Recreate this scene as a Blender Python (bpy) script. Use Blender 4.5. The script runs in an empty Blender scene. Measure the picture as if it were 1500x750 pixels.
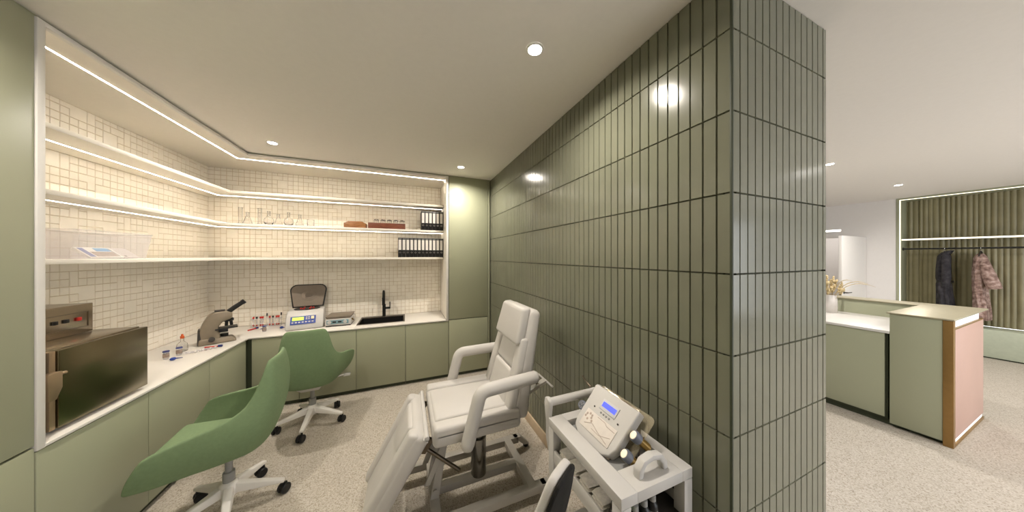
import bpy, bmesh, math, random
from mathutils import Vector, Matrix
random.seed(7)
S = bpy.context.scene
COL = S.collection
PI = math.pi

# ------------------------------------------------------------ camera, world, exposure
XL, YB, XW, XP, YP, ZC = -1.50, 3.48, 1.097, 1.83, 0.5715, 2.663
XF, ND = 8.45, 0.613
cam = bpy.data.cameras.new('camera'); camo = bpy.data.objects.new('camera', cam); COL.objects.link(camo)
camo.location = (0, 0, 1.6); camo.rotation_euler = (PI/2, 0, -math.radians(22.2))
cam.sensor_width = 36; cam.sensor_fit = 'HORIZONTAL'; cam.lens = 36*380/1500; cam.clip_start = 0.01
S.camera = camo
S.view_settings.view_transform = 'Standard'; S.view_settings.look = 'None'
S.view_settings.gamma = 1; S.view_settings.use_curve_mapping = False
S.view_settings.exposure = 0.3
W = bpy.data.worlds.new('world'); S.world = W; W.use_nodes = True
W.node_tree.nodes['Background'].inputs[0].default_value = (.92, .95, 1, 1)
W.node_tree.nodes['Background'].inputs[1].default_value = 3.0
LED_WARM = (1.0, .905, .76); LED_STRENGTH = 24.0; COVE_STRENGTH = 52.0
SPOT_WARM = (1.0, .92, .82); SPOT_W = 13.5
SPOT_COOL = (1.0, .95, .91); SPOT_R = 15.5

# ------------------------------------------------------------ materials
def lin(c):
    return tuple(((v/255)/12.92 if v/255 <= .04045 else ((v/255+.055)/1.055)**2.4) for v in c)
def mat(name, c, rough=.5, metal=0, var=.04, nscale=30, bump=0, bscale=200, trans=0, ior=1.45, emit=0, coat=0, spec=.5, alpha=1):
    m = bpy.data.materials.new(name); m.use_nodes = True
    nt = m.node_tree; b = nt.nodes['Principled BSDF']
    c = lin(c)
    tc = nt.nodes.new('ShaderNodeTexCoord')
    n = nt.nodes.new('ShaderNodeTexNoise'); n.inputs['Scale'].default_value = nscale; n.inputs['Detail'].default_value = 3
    nt.links.new(tc.outputs['Object'], n.inputs['Vector'])
    r = nt.nodes.new('ShaderNodeValToRGB')
    r.color_ramp.elements[0].position = .3; r.color_ramp.elements[1].position = .7
    r.color_ramp.elements[0].color = tuple(max(0, x*(1-var)) for x in c)+(1,)
    r.color_ramp.elements[1].color = tuple(min(1, x*(1+var)) for x in c)+(1,)
    nt.links.new(n.outputs['Fac'], r.inputs['Fac']); nt.links.new(r.outputs['Color'], b.inputs['Base Color'])
    b.inputs['Roughness'].default_value = rough; b.inputs['Metallic'].default_value = metal
    b.inputs['IOR'].default_value = ior; b.inputs['Transmission Weight'].default_value = trans
    b.inputs['Specular IOR Level'].default_value = spec
    b.inputs['Coat Weight'].default_value = coat; b.inputs['Alpha'].default_value = alpha
    if emit:
        nt.links.new(r.outputs['Color'], b.inputs['Emission Color']); b.inputs['Emission Strength'].default_value = emit
    if bump:
        n2 = nt.nodes.new('ShaderNodeTexNoise'); n2.inputs['Scale'].default_value = bscale; n2.inputs['Detail'].default_value = 2
        nt.links.new(tc.outputs['Object'], n2.inputs['Vector'])
        bp = nt.nodes.new('ShaderNodeBump'); bp.inputs['Strength'].default_value = bump; bp.inputs['Distance'].default_value = .002
        nt.links.new(n2.outputs['Fac'], bp.inputs['Height']); nt.links.new(bp.outputs['Normal'], b.inputs['Normal'])
    return m
def emis(name, c, s):
    m = bpy.data.materials.new(name); m.use_nodes = True; nt = m.node_tree; nt.nodes.remove(nt.nodes['Principled BSDF'])
    e = nt.nodes.new('ShaderNodeEmission'); e.inputs[0].default_value = tuple(c)+(1,); e.inputs[1].default_value = s
    nt.links.new(e.outputs[0], nt.nodes['Material Output'].inputs[0]); return m
def speckle(name, cols, scale, rough=.5):
    m = bpy.data.materials.new(name); m.use_nodes = True; nt = m.node_tree; b = nt.nodes['Principled BSDF']
    tc = nt.nodes.new('ShaderNodeTexCoord'); v = nt.nodes.new('ShaderNodeTexVoronoi'); v.inputs['Scale'].default_value = scale
    nt.links.new(tc.outputs['Object'], v.inputs['Vector'])
    sp = nt.nodes.new('ShaderNodeSeparateColor'); nt.links.new(v.outputs['Color'], sp.inputs[0])
    r = nt.nodes.new('ShaderNodeValToRGB'); r.color_ramp.interpolation = 'CONSTANT'
    el = r.color_ramp.elements
    for i, (p, c) in enumerate(cols):
        e = el[i] if i < 2 else el.new(p)
        e.position = p; e.color = lin(c)+(1,)
    nt.links.new(sp.outputs[0], r.inputs['Fac'])
    nt.links.new(r.outputs['Color'], b.inputs['Base Color']); b.inputs['Roughness'].default_value = rough
    return m
def wood(name, c1, c2, scale=14):
    m = bpy.data.materials.new(name); m.use_nodes = True; nt = m.node_tree; b = nt.nodes['Principled BSDF']
    tc = nt.nodes.new('ShaderNodeTexCoord'); mp = nt.nodes.new('ShaderNodeMapping'); mp.inputs['Scale'].default_value = (1, 6, 9)
    n = nt.nodes.new('ShaderNodeTexNoise'); n.inputs['Scale'].default_value = scale; n.inputs['Detail'].default_value = 5; n.inputs['Distortion'].default_value = 1.2
    nt.links.new(tc.outputs['Object'], mp.inputs[0]); nt.links.new(mp.outputs[0], n.inputs['Vector'])
    r = nt.nodes.new('ShaderNodeValToRGB'); r.color_ramp.elements[0].color = lin(c1)+(1,); r.color_ramp.elements[1].color = lin(c2)+(1,)
    r.color_ramp.elements[0].position = .35; r.color_ramp.elements[1].position = .65
    nt.links.new(n.outputs['Fac'], r.inputs['Fac']); nt.links.new(r.outputs['Color'], b.inputs['Base Color'])
    b.inputs['Roughness'].default_value = .45; return m
def mottle(name, c1, c2, c3, scale, bump=.6, rough=.9):
    m = mat(name, c1, rough, bump=bump, bscale=scale*3); nt = m.node_tree
    r = [n for n in nt.nodes if n.type == 'VALTORGB'][0]; r.color_ramp.elements[0].color = lin(c1)+(1,); r.color_ramp.elements[1].color = lin(c3)+(1,)
    e = r.color_ramp.elements.new(.5); e.color = lin(c2)+(1,)
    n = [n for n in nt.nodes if n.type == 'TEX_NOISE'][0]; n.inputs['Scale'].default_value = scale
    return m

M = {}
M['ceiling'] = mat('ceiling_paint', (232, 227, 220), .9, var=.01)
M['white_wall'] = mat('white_wall_paint', (226, 222, 218), .85, var=.01)
M['green'] = mat('sage_lacquer', (160, 162, 137), .42, var=.015, nscale=3)
M['green_gap'] = mat('dark_green_gap', (58, 64, 46), .6)
M['tile'] = mat('green_glazed_tile', (116, 117, 100), .17, var=.06, nscale=4, bump=.05, bscale=60)
M['grout'] = mat('dark_grout', (58, 58, 44), .9)
M['mosaic'] = mat('cream_glazed_mosaic', (246, 239, 226), .22, var=.03, nscale=9)
M['mgrout'] = mat('pale_tan_grout', (206, 190, 164), .9)
M['trimw'] = mat('white_trim', (226, 222, 216), .45, var=.01)
M['top'] = mat('white_solid_surface', (224, 219, 211), .3, var=.012, nscale=5)
M['shelf'] = mat('cream_shelf', (236, 230, 219), .5, var=.01)
M['floor'] = speckle('speckled_floor', [(0, (174, 165, 151)), (.25, (184, 176, 163)), (.5, (194, 186, 175)), (.72, (157, 146, 130)), (.85, (178, 169, 156)), (.95, (140, 129, 114))], 170, .5)
M['base'] = mat('beige_skirting', (205, 184, 156), .6)
M['led'] = emis('warm_led', LED_WARM, LED_STRENGTH)
M['cove'] = emis('warm_cove_led', LED_WARM, COVE_STRENGTH)
M['ledw'] = emis('reception_led', (1, .9, .70), 2.0)
M['lampw'] = emis('lamp_lens', (1, .95, .88), 25.0)
M['steel'] = mat('brushed_steel', (168, 156, 138), .22, metal=1, var=.05, nscale=4)
M['steel_d'] = mat('dark_steel', (110, 100, 86), .3, metal=1)
M['chrome'] = mat('chrome', (215, 212, 208), .08, metal=1)
M['brass'] = mat('brushed_brass', (150, 118, 70), .4, metal=.6)
M['champ'] = mat('champagne_metal_top', (172, 165, 140), .4, metal=.4)
M['pink'] = mat('pink_panel', (184, 152, 138), .5, var=.02, nscale=4)
M['black'] = mat('black_plastic', (22, 22, 22), .4)
M['blackmat'] = mat('black_composite', (26, 25, 24), .7, spec=.25)
M['dark'] = mat('charcoal_plastic', (58, 54, 50), .45)
M['felt'] = mat('green_felt', (116, 137, 100), .85, var=.05, nscale=60, bump=.25, bscale=900)
M['leather'] = mat('white_leatherette', (194, 190, 185), .42, var=.015, nscale=8, bump=.08, bscale=350)
M['whitep'] = mat('white_plastic', (194, 191, 187), .35, var=.01)
M['greyp'] = mat('grey_plastic', (150, 150, 148), .45)
M['paintw'] = mat('white_painted_steel', (178, 173, 165), .4, var=.015)
M['scope'] = mat('taupe_enamel', (134, 122, 104), .4)
M['lidgrey'] = mat('taupe_lid', (124, 112, 98), .5)
M['blue'] = mat('blue_plastic', (44, 70, 150), .4)
M['dblue'] = mat('navy_plastic', (36, 48, 110), .4)
M['skyblue'] = mat('sky_blue_print', (70, 150, 205), .5)
M['teal'] = mat('teal_panel', (118, 150, 158), .5)
M['red'] = mat('red_plastic', (190, 40, 32), .4)
M['orange'] = mat('orange_cap', (215, 96, 40), .4)
M['lime'] = mat('lime_plastic', (150, 200, 60), .4)
M['lcdg'] = mat('green_lcd', (190, 220, 90), .4, emit=.5)
M['lcdb'] = mat('blue_lcd', (70, 84, 215), .3, emit=.8)
M['redlit'] = mat('red_switch', (180, 40, 34), .4, emit=.05)
M['glass'] = mat('clear_glass', (250, 250, 250), .02, trans=1, ior=1.45, var=0)
M['acryl'] = mat('clear_acrylic', (236, 230, 232), .05, alpha=.22, var=0, spec=.6)
M['smoke'] = mat('smoked_acrylic', (200, 188, 160), .06, alpha=.32, var=0)
M['paper'] = mat('paper_label', (232, 228, 220), .7)
M['print'] = mat('grey_print', (150, 132, 120), .7, var=.3, nscale=60)
M['wood1'] = wood('light_oak', (122, 78, 42), (164, 112, 64))
M['wood2'] = wood('red_wood', (94, 46, 30), (132, 74, 48))
M['coatd'] = mottle('charcoal_wool', (30, 28, 30), (46, 44, 48), (66, 62, 64), 18)
M['fur'] = mottle('mottled_fur', (104, 80, 72), (150, 124, 114), (186, 164, 154), 22, 1.0)
M['towel'] = mat('grey_terry', (208, 202, 192), .95, var=.12, nscale=90, bump=.8, bscale=700)
M['vase'] = mat('glazed_stone_vase', (206, 200, 194), .4, var=.08, nscale=12)
M['straw'] = mat('dried_straw', (198, 178, 136), .9, var=.15)
M['wtile'] = mat('olive_fluted_tile', (136, 129, 98), .4, var=.10, nscale=5)
M['gold'] = mat('olive_brass_body', (140, 112, 56), .35, metal=.5)
M['cream_lit'] = mat('probe_lens', (240, 226, 196), .2, emit=.35)
M['bluegrey'] = mat('slate_ring', (104, 108, 120), .4)

# ------------------------------------------------------------ mesh helpers
def nb(): return bmesh.new()
def _xf(bm, vs, mtx):
    if mtx is not None: bmesh.ops.transform(bm, matrix=mtx, verts=vs)
def box(bm, x0, x1, y0, y1, z0, z1, bev=0, seg=2, mtx=None, mi=0):
    r = bmesh.ops.create_cube(bm, size=1); vs = r['verts']
    for v in vs: v.co = Vector(((x0+x1)/2+v.co.x*(x1-x0), (y0+y1)/2+v.co.y*(y1-y0), (z0+z1)/2+v.co.z*(z1-z0)))
    return _fin(bm, vs, bev, seg, mtx, mi)
def _fin(bm, vs, bev, seg, mtx, mi):
    fs = set(f for v in vs for f in v.link_faces)
    if bev:
        es = list(set(e for v in vs for e in v.link_edges))
        r = bmesh.ops.bevel(bm, geom=es, offset=bev, segments=seg, profile=.5, affect='EDGES')
        vs = list(set(v for f in r['faces'] for v in f.verts) | set(v for v in vs if v.is_valid))
        fs = set(f for v in vs for f in v.link_faces)
    for f in fs: f.material_index = mi
    _xf(bm, vs, mtx); return vs
def hull8(bm, bot, top, bev=0, seg=3, mtx=None, mi=0):
    vs = [bm.verts.new(p) for p in list(bot)+list(top)]
    for q in ((3, 2, 1, 0), (4, 5, 6, 7), (0, 1, 5, 4), (1, 2, 6, 5), (2, 3, 7, 6), (3, 0, 4, 7)): bm.faces.new([vs[i] for i in q])
    bmesh.ops.recalc_face_normals(bm, faces=list(set(f for v in vs for f in v.link_faces)))
    return _fin(bm, vs, bev, seg, mtx, mi)
def prism(bm, pts, axis, a, b, bev=0, seg=2, mtx=None, mi=0):
    # pts 2D in the plane normal to axis ('x': (y,z), 'y': (x,z), 'z': (x,y))
    f = {'x': lambda p, t: (t, p[0], p[1]), 'y': lambda p, t: (p[0], t, p[1]), 'z': lambda p, t: (p[0], p[1], t)}[axis]
    A = [bm.verts.new(f(p, a)) for p in pts]; B = [bm.verts.new(f(p, b)) for p in pts]; n = len(pts)
    bm.faces.new(A); bm.faces.new(B[::-1])
    for i in range(n): bm.faces.new((A[i], B[i], B[(i+1) % n], A[(i+1) % n]))
    vs = A+B
    bmesh.ops.recalc_face_normals(bm, faces=list(set(f for v in vs for f in v.link_faces)))
    return _fin(bm, vs, bev, seg, mtx, mi)
def fillet(pts, r, n=5):
    pts = [Vector(p) for p in pts]; out = [pts[0]]
    for i in range(1, len(pts)-1):
        a = (pts[i-1]-pts[i]); b = (pts[i+1]-pts[i]); d = min(r, a.length*.49, b.length*.49)
        p0 = pts[i]+a.normalized()*d; p1 = pts[i]+b.normalized()*d
        for k in range(n+1):
            t = k/n; out.append(p0*(1-t)**2+pts[i]*2*t*(1-t)+p1*t*t)
    out.append(pts[-1]); return out
def tube(bm, pts, r, seg=10, caps=True, mtx=None, mi=0, sy=1.0):
    pts = [Vector(p) for p in pts]; n = len(pts); rings = []; vs = []
    rr = list(r) if isinstance(r, (list, tuple)) else [r]*n
    if len(rr) != n:
        m = len(rr)-1; rr = [rr[int(i*m/(n-1))]+(rr[min(m, int(i*m/(n-1))+1)]-rr[int(i*m/(n-1))])*((i*m/(n-1)) % 1) for i in range(n)]
    t0 = (pts[1]-pts[0]).normalized(); u = t0.orthogonal().normalized()
    if abs(t0.z) < .9: u = t0.cross(Vector((0, 0, 1))).normalized()
    for i in range(n):
        t = (pts[min(i+1, n-1)]-pts[max(i-1, 0)]).normalized()
        u = (u-t*u.dot(t)).normalized(); w = t.cross(u)
        ring = [bm.verts.new(pts[i]+(u*math.cos(2*PI*k/seg)+w*math.sin(2*PI*k/seg)*sy)*rr[i]) for k in range(seg)]
        rings.append(ring); vs += ring
    fs = []
    for i in range(n-1):
        for k in range(seg): fs.append(bm.faces.new((rings[i][k], rings[i][(k+1) % seg], rings[i+1][(k+1) % seg], rings[i+1][k])))
    if caps: fs.append(bm.faces.new(rings[0][::-1])); fs.append(bm.faces.new(rings[-1]))
    for f in fs: f.material_index = mi
    _xf(bm, vs, mtx); return vs
def cyl(bm, p0, p1, r, seg=20, mtx=None, mi=0, r2=None, bev=0):
    p0 = Vector(p0); p1 = Vector(p1); d = (p1-p0)
    if bev:
        u = d.normalized()*bev; r2 = r if r2 is None else r2
        return tube(bm, [p0, p0+u, p1-u, p1], [r-bev, r, r2, r2-bev], seg, True, mtx, mi)
    return tube(bm, [p0, p1], [r, r if r2 is None else r2], seg, True, mtx, mi)
def lathe(bm, prof, seg=24, mtx=None, mi=0, close=True):
    rings = []; vs = []
    for (r, z) in prof:
        ring = [bm.verts.new((max(r, .0002)*math.cos(2*PI*k/seg), max(r, .0002)*math.sin(2*PI*k/seg), z)) for k in range(seg)]
        rings.append(ring); vs += ring
    fs = []
    for i in range(len(rings)-1):
        for k in range(seg): fs.append(bm.faces.new((rings[i][k], rings[i][(k+1) % seg], rings[i+1][(k+1) % seg], rings[i+1][k])))
    if close: fs.append(bm.faces.new(rings[0][::-1])); fs.append(bm.faces.new(rings[-1]))
    for f in fs: f.material_index = mi
    _xf(bm, vs, mtx); return vs
def ico(bm, c, r, sub=2, sc=(1, 1, 1), mtx=None):
    vs = bmesh.ops.create_icosphere(bm, subdivisions=sub, radius=r)['verts']
    for v in vs: v.co = Vector(c)+Vector((v.co.x*sc[0], v.co.y*sc[1], v.co.z*sc[2]))
    _xf(bm, vs, mtx); return vs
WORLD = {}
def obj(name, bm, m, parent=None, local=False, sharp=40):
    """link a bmesh as ONE object; vertices are given in world space unless local"""
    me = bpy.data.meshes.new(name)
    if parent is not None and not local: bm.transform(WORLD[parent].inverted())
    bm.to_mesh(me); bm.free()
    for mm in (m if isinstance(m, (list, tuple)) else [m]): me.materials.append(mm)
    for p in me.polygons: p.use_smooth = True
    me.set_sharp_from_angle(angle=math.radians(sharp))
    o = bpy.data.objects.new(name, me); COL.objects.link(o)
    if parent is not None: o.parent = parent; WORLD[o] = WORLD[parent].copy()
    else: WORLD[o] = Matrix.Identity(4)
    return o
def rebase(o, loc):
    """put the origin of a world-space mesh at its base"""
    o.data.transform(Matrix.Translation(-Vector(loc))); o.location = loc
    WORLD[o] = Matrix.Translation(Vector(loc)); return o
def tag(o, label, cat, group=None):
    o['label'] = label; o['category'] = cat
    if group: o['group'] = group
    return o
def struct(o): o['kind'] = 'structure'; return o
def thing(name, label, cat, loc=(0, 0, 0), rz=0, group=None):
    o = bpy.data.objects.new(name, None); COL.objects.link(o); o.empty_display_size = .05
    o.location = loc; o.rotation_euler = (0, 0, rz)
    WORLD[o] = Matrix.Translation(Vector(loc)) @ Matrix.Rotation(rz, 4, 'Z')
    return tag(o, label, cat, group)
def place(o, loc, rz=0):
    o.location = loc; o.rotation_euler = (0, 0, rz)
    return o
def dup(root, loc, rz=0, label=None, group=None):
    r = root.copy(); COL.objects.link(r); r.location = loc; r.rotation_euler = (0, 0, rz)
    if label: r['label'] = label
    if group: r['group'] = group
    for ch in list(root.children):
        c = ch.copy(); COL.objects.link(c); c.parent = r
        for g in ch.children:
            d = g.copy(); COL.objects.link(d); d.parent = c
    return r
def solo(name, label, cat, bm, m, loc, group=None, local=False, rz=0, sharp=40):
    o = obj(name, bm, m, sharp=sharp)
    if local: place(o, loc, rz)
    else: rebase(o, loc)
    return tag(o, label, cat, group)
def ordinal(i): return ['first', 'second', 'third', 'fourth', 'fifth', 'sixth', 'seventh', 'eighth', 'ninth', 'tenth', 'eleventh', 'twelfth'][i]
def frame(o, x, n):
    """matrix with origin o, x axis x, z axis n"""
    x = Vector(x).normalized(); n = Vector(n).normalized(); y = n.cross(x).normalized(); x = y.cross(n)
    return Matrix(((x.x, y.x, n.x, o[0]), (x.y, y.y, n.y, o[1]), (x.z, y.z, n.z, o[2]), (0, 0, 0, 1)))

# ------------------------------------------------------------ room shell
bm = nb(); box(bm, -2.2, 11.2, -2.7, 4.4, -.1, 0); struct(obj('floor', bm, M['floor']))
bm = nb(); box(bm, -2.2, 11.2, -2.7, 4.4, ZC, ZC+.1); struct(obj('ceiling', bm, M['ceiling']))
bm = nb(); WX0, WX1, WZ0, WZ1 = 1.6, 8.0, .12, 2.5  # wall opening for the added fill window
box(bm, -2.2, WX0, -2.8, -2.6, 0, ZC); box(bm, WX1, 11.2, -2.8, -2.6, 0, ZC); box(bm, WX0, WX1, -2.8, -2.6, 0, WZ0); box(bm, WX0, WX1, -2.8, -2.6, WZ1, ZC)
struct(obj('wall_front', bm, M['white_wall']))
bm = nb()
for x in (WX0, WX0+1.58, WX0+3.16, WX0+4.74, WX1-.06): box(bm, x, x+.06, -2.76, -2.70, WZ0, WZ1, .004)
box(bm, WX0, WX1, -2.76, -2.70, WZ0, WZ0+.06, .004); box(bm, WX0, WX1, -2.76, -2.70, WZ1-.06, WZ1, .004)
struct(obj('fill_window_1', bm, M['trimw']))  # unseen window added behind the camera to let in fill daylight
l = bpy.data.lights.new('fill_window_portal', 'AREA'); l.shape = 'RECTANGLE'; l.size = WX1-WX0; l.size_y = WZ1-WZ0
l.cycles.is_portal = True
lo = bpy.data.objects.new('fill_window_portal', l); COL.objects.link(lo); lo.location = ((WX0+WX1)/2, -2.8, (WZ0+WZ1)/2); lo.rotation_euler = (PI/2, 0, PI)
bm = nb(); box(bm, -1.7, XL, -2.6, 1.29, 0, ZC); struct(obj('wall_left_near', bm, M['green']))

def tiled(name, o, u, n, ulen, z0, z1, tw, zl, gap, depth, mats, tilt=.004, cham=.002, cuts=None):
    """a wall face set with upright stacked tiles. o origin on the face, u along it, n outward"""
    V = []; F = []; MI = []
    u = Vector(u); n = Vector(n); o = Vector(o)
    edges = sorted(set([z0]+[z for z in zl if z0 < z < z1]+[z1]))
    nt_ = int(math.ceil(ulen/tw))
    def add(P, quads, mi):
        b = len(V); V.extend(P)
        for q in quads: F.append([b+i for i in q]); MI.append(mi)
    for i in range(nt_):
        a = i*tw+gap/2; b_ = min((i+1)*tw, ulen)-gap/2
        if b_-a < .004: continue
        for j in range(len(edges)-1):
            c = edges[j]+gap/2; d = edges[j+1]-gap/2
            if d-c < .004: continue
            t = random.uniform(-tilt, tilt)*(b_-a)/2; s = random.uniform(-tilt, tilt)*.02
            P = []
            for (q, z) in ((a, c), (b_, c), (b_, d), (a, d)): P.append(o+u*q+Vector((0, 0, z)))
            for (q, z, h) in ((a+cham, c+cham, -t), (b_-cham, c+cham, t), (b_-cham, d-cham, t), (a+cham, d-cham, -t)):
                P.append(o+u*q+n*(depth+h+s)+Vector((0, 0, z)))
            add(P, ((4, 5, 6, 7), (0, 1, 5, 4), (1, 2, 6, 5), (2, 3, 7, 6), (3, 0, 4, 7)), 0)
    add([o+Vector((0, 0, z0))+n*.0005, o+u*ulen+Vector((0, 0, z0))+n*.0005, o+u*ulen+Vector((0, 0, z1))+n*.0005, o+Vector((0, 0, z1))+n*.0005], ((0, 1, 2, 3),), 1)
    bk = -.02
    add([o+Vector((0, 0, z0))+n*bk, o+u*ulen+Vector((0, 0, z0))+n*bk, o+u*ulen+Vector((0, 0, z1))+n*bk, o+Vector((0, 0, z1))+n*bk], ((0, 3, 2, 1),), 1)
    me = bpy.data.meshes.new(name); me.from_pydata([tuple(v) for v in V], [], F)
    for m_ in mats: me.materials.append(m_)
    me.polygons.foreach_set('material_index', MI); me.update()
    b2 = bmesh.new(); b2.from_mesh(me); 
    for f in b2.faces:
        if f.normal.dot(n) < -.2 and f.material_index == 0: f.normal_flip()
    b2.to_mesh(me); b2.free()
    ob = bpy.data.objects.new(name, me); COL.objects.link(ob); return ob
ZL = [ZC-.23-.3*k for k in range(9)]
bm = nb(); box(bm, XW+.02, XP-.02, YP+.02, 4.3, 0, ZC); struct(obj('wall_pillar_core', bm, M['grout']))
struct(tiled('wall_right', (XW+.007, YP, 0), (0, 1, 0), (-1, 0, 0), 4.1-YP, 0, ZC, .05, ZL, .003, .007, [M['tile'], M['grout']]))
struct(tiled('wall_pillar_end', (XW, YP+.007, 0), (1, 0, 0), (0, -1, 0), XP-XW, 0, ZC, .05, ZL, .003, .007, [M['tile'], M['grout']]))
struct(tiled('wall_pillar_back', (XP-.007, YP, 0), (0, 1, 0), (1, 0, 0), 3.7-YP, 0, ZC, .05, ZL, .003, .007, [M['tile'], M['grout']]))
bm = nb(); box(bm, XW-.003, XW+.006, YP-.003, YP+.006, 0, ZC, .002); struct(obj('trim_1', bm, M['green_gap']))
bm = nb(); box(bm, XW-.014, XW, 1.2, YB+.02, 0, .095, .003); struct(obj('baseboard_right', bm, M['base']))

def mosaic(name, o, u, n, ulen, z0, z1, cell, mats):
    V = []; F = []; MI = []; o = Vector(o); u = Vector(u); n = Vector(n); g = .0017
    nu = int(math.ceil(ulen/cell)); nv = int(math.ceil((z1-z0)/cell)); used = set()
    def add(P, quads, mi):
        b = len(V); V.extend(P)
        for q in quads: F.append([b+i for i in q]); MI.append(mi)
    for i in range(nu):
        for j in range(nv):
            if (i, j) in used: continue
            w = h = 1; r = random.random()
            if r < .10 and i+1 < nu and (i+1, j) not in used: w = 2
            elif r < .17 and j+1 < nv: h = 2
            elif r < .20 and i+1 < nu and j+1 < nv and (i+1, j) not in used and (i+1, j+1) not in used: w = h = 2
            for a in range(w):
                for b in range(h): used.add((i+a, j+b))
            a0 = i*cell+g; a1 = min((i+w)*cell, ulen)-g; c0 = z0+j*cell+g; c1 = min(z0+(j+h)*cell, z1)-g
            a0 += random.uniform(-.0008, .0008); c0 += random.uniform(-.0008, .0008)
            if a1-a0 < .004 or c1-c0 < .004: continue
            k = .0015; t = random.uniform(-.0004, .0004); P = []
            for (q, z) in ((a0, c0), (a1, c0), (a1, c1), (a0, c1)): P.append(o+u*q+Vector((0, 0, z)))
            for (q, z, s) in ((a0+k, c0+k, 1), (a1-k, c0+k, 1), (a1-k, c1-k, -1), (a0+k, c1-k, -1)): P.append(o+u*q+n*(.003+t*s)+Vector((0, 0, z)))
            add(P, ((4, 5, 6, 7), (0, 1, 5, 4), (1, 2, 6, 5), (2, 3, 7, 6), (3, 0, 4, 7)), 0)
    for bk, q in ((.0005, (0, 1, 2, 3)), (-.05, (0, 3, 2, 1))):
        add([o+Vector((0, 0, z0))+n*bk, o+u*ulen+Vector((0, 0, z0))+n*bk, o+u*ulen+Vector((0, 0, z1))+n*bk, o+Vector((0, 0, z1))+n*bk], (q,), 1)
    me = bpy.data.meshes.new(name); me.from_pydata([tuple(v) for v in V], [], F)
    for m_ in mats: me.materials.append(m_)
    me.polygons.foreach_set('material_index', MI); me.update()
    b2 = bmesh.new(); b2.from_mesh(me)
    for f in b2.faces:
        if f.normal.dot(n) < -.2 and f.material_index == 0: f.normal_flip()
    b2.to_mesh(me); b2.free()
    ob = bpy.data.objects.new(name, me); COL.objects.link(ob); return ob
NX, NY = XL-ND, YB+ND           # niche back faces
NZ0, NZ1 = .76, 2.632
NR, NL = .49, 1.865             # right end (x), left end (y)
struct(mosaic('wall_left', (NX, NL, 0), (0, 1, 0), (1, 0, 0), NY-NL, NZ0, NZ1, .0525, [M['mosaic'], M['mgrout']]))
struct(mosaic('wall_back', (NX, NY, 0), (1, 0, 0), (0, -1, 0), NR-NX, NZ0, NZ1, .0525, [M['mosaic'], M['mgrout']]))
bm = nb(); box(bm, NX-.06, XL-.012, 1.85, NY+.06, NZ1, NZ1+.02); box(bm, XL-.012, NR+.01, YB+.012, NY+.06, NZ1, NZ1+.02)
struct(obj('ceiling_niche', bm, M['shelf']))
bm = nb(); box(bm, NR, NR+.02, YB+.014, NY+.01, NZ0, NZ1); struct(obj('wall_niche_right', bm, M['shelf']))
bm = nb(); box(bm, NX-.01, XL-.014, NL-.02, NL, NZ0, NZ1); struct(obj('wall_niche_left', bm, M['shelf']))
# frame of the niche
bm = nb()
box(bm, XL-.02, XL+.004, 1.838, NL+.002, .744, 2.650, .002)
box(bm, XL-.02, XL+.004, NL, YB+.004, 2.628, 2.650, .002)
box(bm, XL-.02, NR, YB-.004, YB+.02, 2.628, 2.650, .002)
box(bm, NR-.002, NR+.026, YB-.004, YB+.02, .744, 2.650, .002)
struct(obj('trim_2', bm, M['trimw']))
bm = nb(); box(bm, -1.62, XL-.012, 1.29, YB, 2.652, ZC); box(bm, -1.62, XW, YB+.012, YB+.12, 2.652, ZC)
struct(obj('trim_3', bm, M['green']))
# room behind the cabinets
bm = nb(); box(bm, -2.25, XP, NY+.06, NY+.2, 0, ZC); struct(obj('wall_rear', bm, M['white_wall']))
bm = nb(); box(bm, -2.3, NX-.06, 1.2, NY+.2, 0, ZC); struct(obj('wall_outer_left', bm, M['white_wall']))

# ------------------------------------------------------------ cabinets
def door_x(bm, y0, y1, z0, z1): box(bm, XL-.02, XL, y0+.002, y1-.002, z0, z1, .0015)
def door_y(bm, x0, x1, z0, z1): box(bm, x0+.002, x1-.002, YB, YB+.02, z0, z1, .0015)
def cabinet(name, label, axis, a, b, doors, ztop, group=None, zc=None):
    zc = zc or ztop
    loc = (XL-.3, (a+b)/2, 0) if axis == 'x' else ((a+b)/2, YB+.3, 0)
    t = thing(name, label, 'cabinet', loc, 0, group)
    c = nb(); p = nb()
    if axis == 'x':
        box(c, XL-ND, XL-.022, a+.001, b-.001, .05, zc); box(p, XL-.09, XL-.03, a+.001, b-.001, 0, .05)
    else:
        box(c, a+.001, b-.001, YB+.022, YB+ND, .05, zc); box(p, a+.001, b-.001, YB+.03, YB+.09, 0, .05)
    obj('carcass', c, M['green_gap'], t); obj('plinth', p, M['green_gap'], t)
    for (z0, z1) in doors:
        d = nb(); (door_x if axis == 'x' else door_y)(d, a, b, z0, z1); obj('door', d, M['green'], t)
    return t
cabinet('tall_cabinet', 'tall sage green cabinet with split doors at left edge of photo', 'x', 1.30, 1.835, [(.045, .762), (.772, 2.648)], 2.648)
for i, (a, b, l) in enumerate([(1.838, 2.376, 'flat green base cabinet under the steel sterilizer'),
                               (2.376, 2.922, 'flat green base cabinet under the jars, between sterilizer and microscope'),
                               (2.922, 3.448, 'flat green base cabinet under the microscope, next to the dark corner post')]):
    cabinet('base_cabinet', l, 'x', a, b, [(.045, .739)], .743, 'sage base cabinets')
for i, (a, b, l) in enumerate([(-1.472, -1.075, 'narrow green base cabinet in the corner under the tube rack'),
                               (-1.075, -.537, 'green base cabinet behind the far green chair, under the centrifuge'),
                               (-.537, -.007, 'flat green base cabinet directly under the black sink'),
                               (-.007, .518, 'flat green base cabinet between sink cabinet and tall cabinet')]):
    cabinet('base_cabinet', l, 'y', a, b, [(.045, .739)], .743, 'sage base cabinets', .612 if 'sink' in l or 'centrifuge' in l else None)
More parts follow.
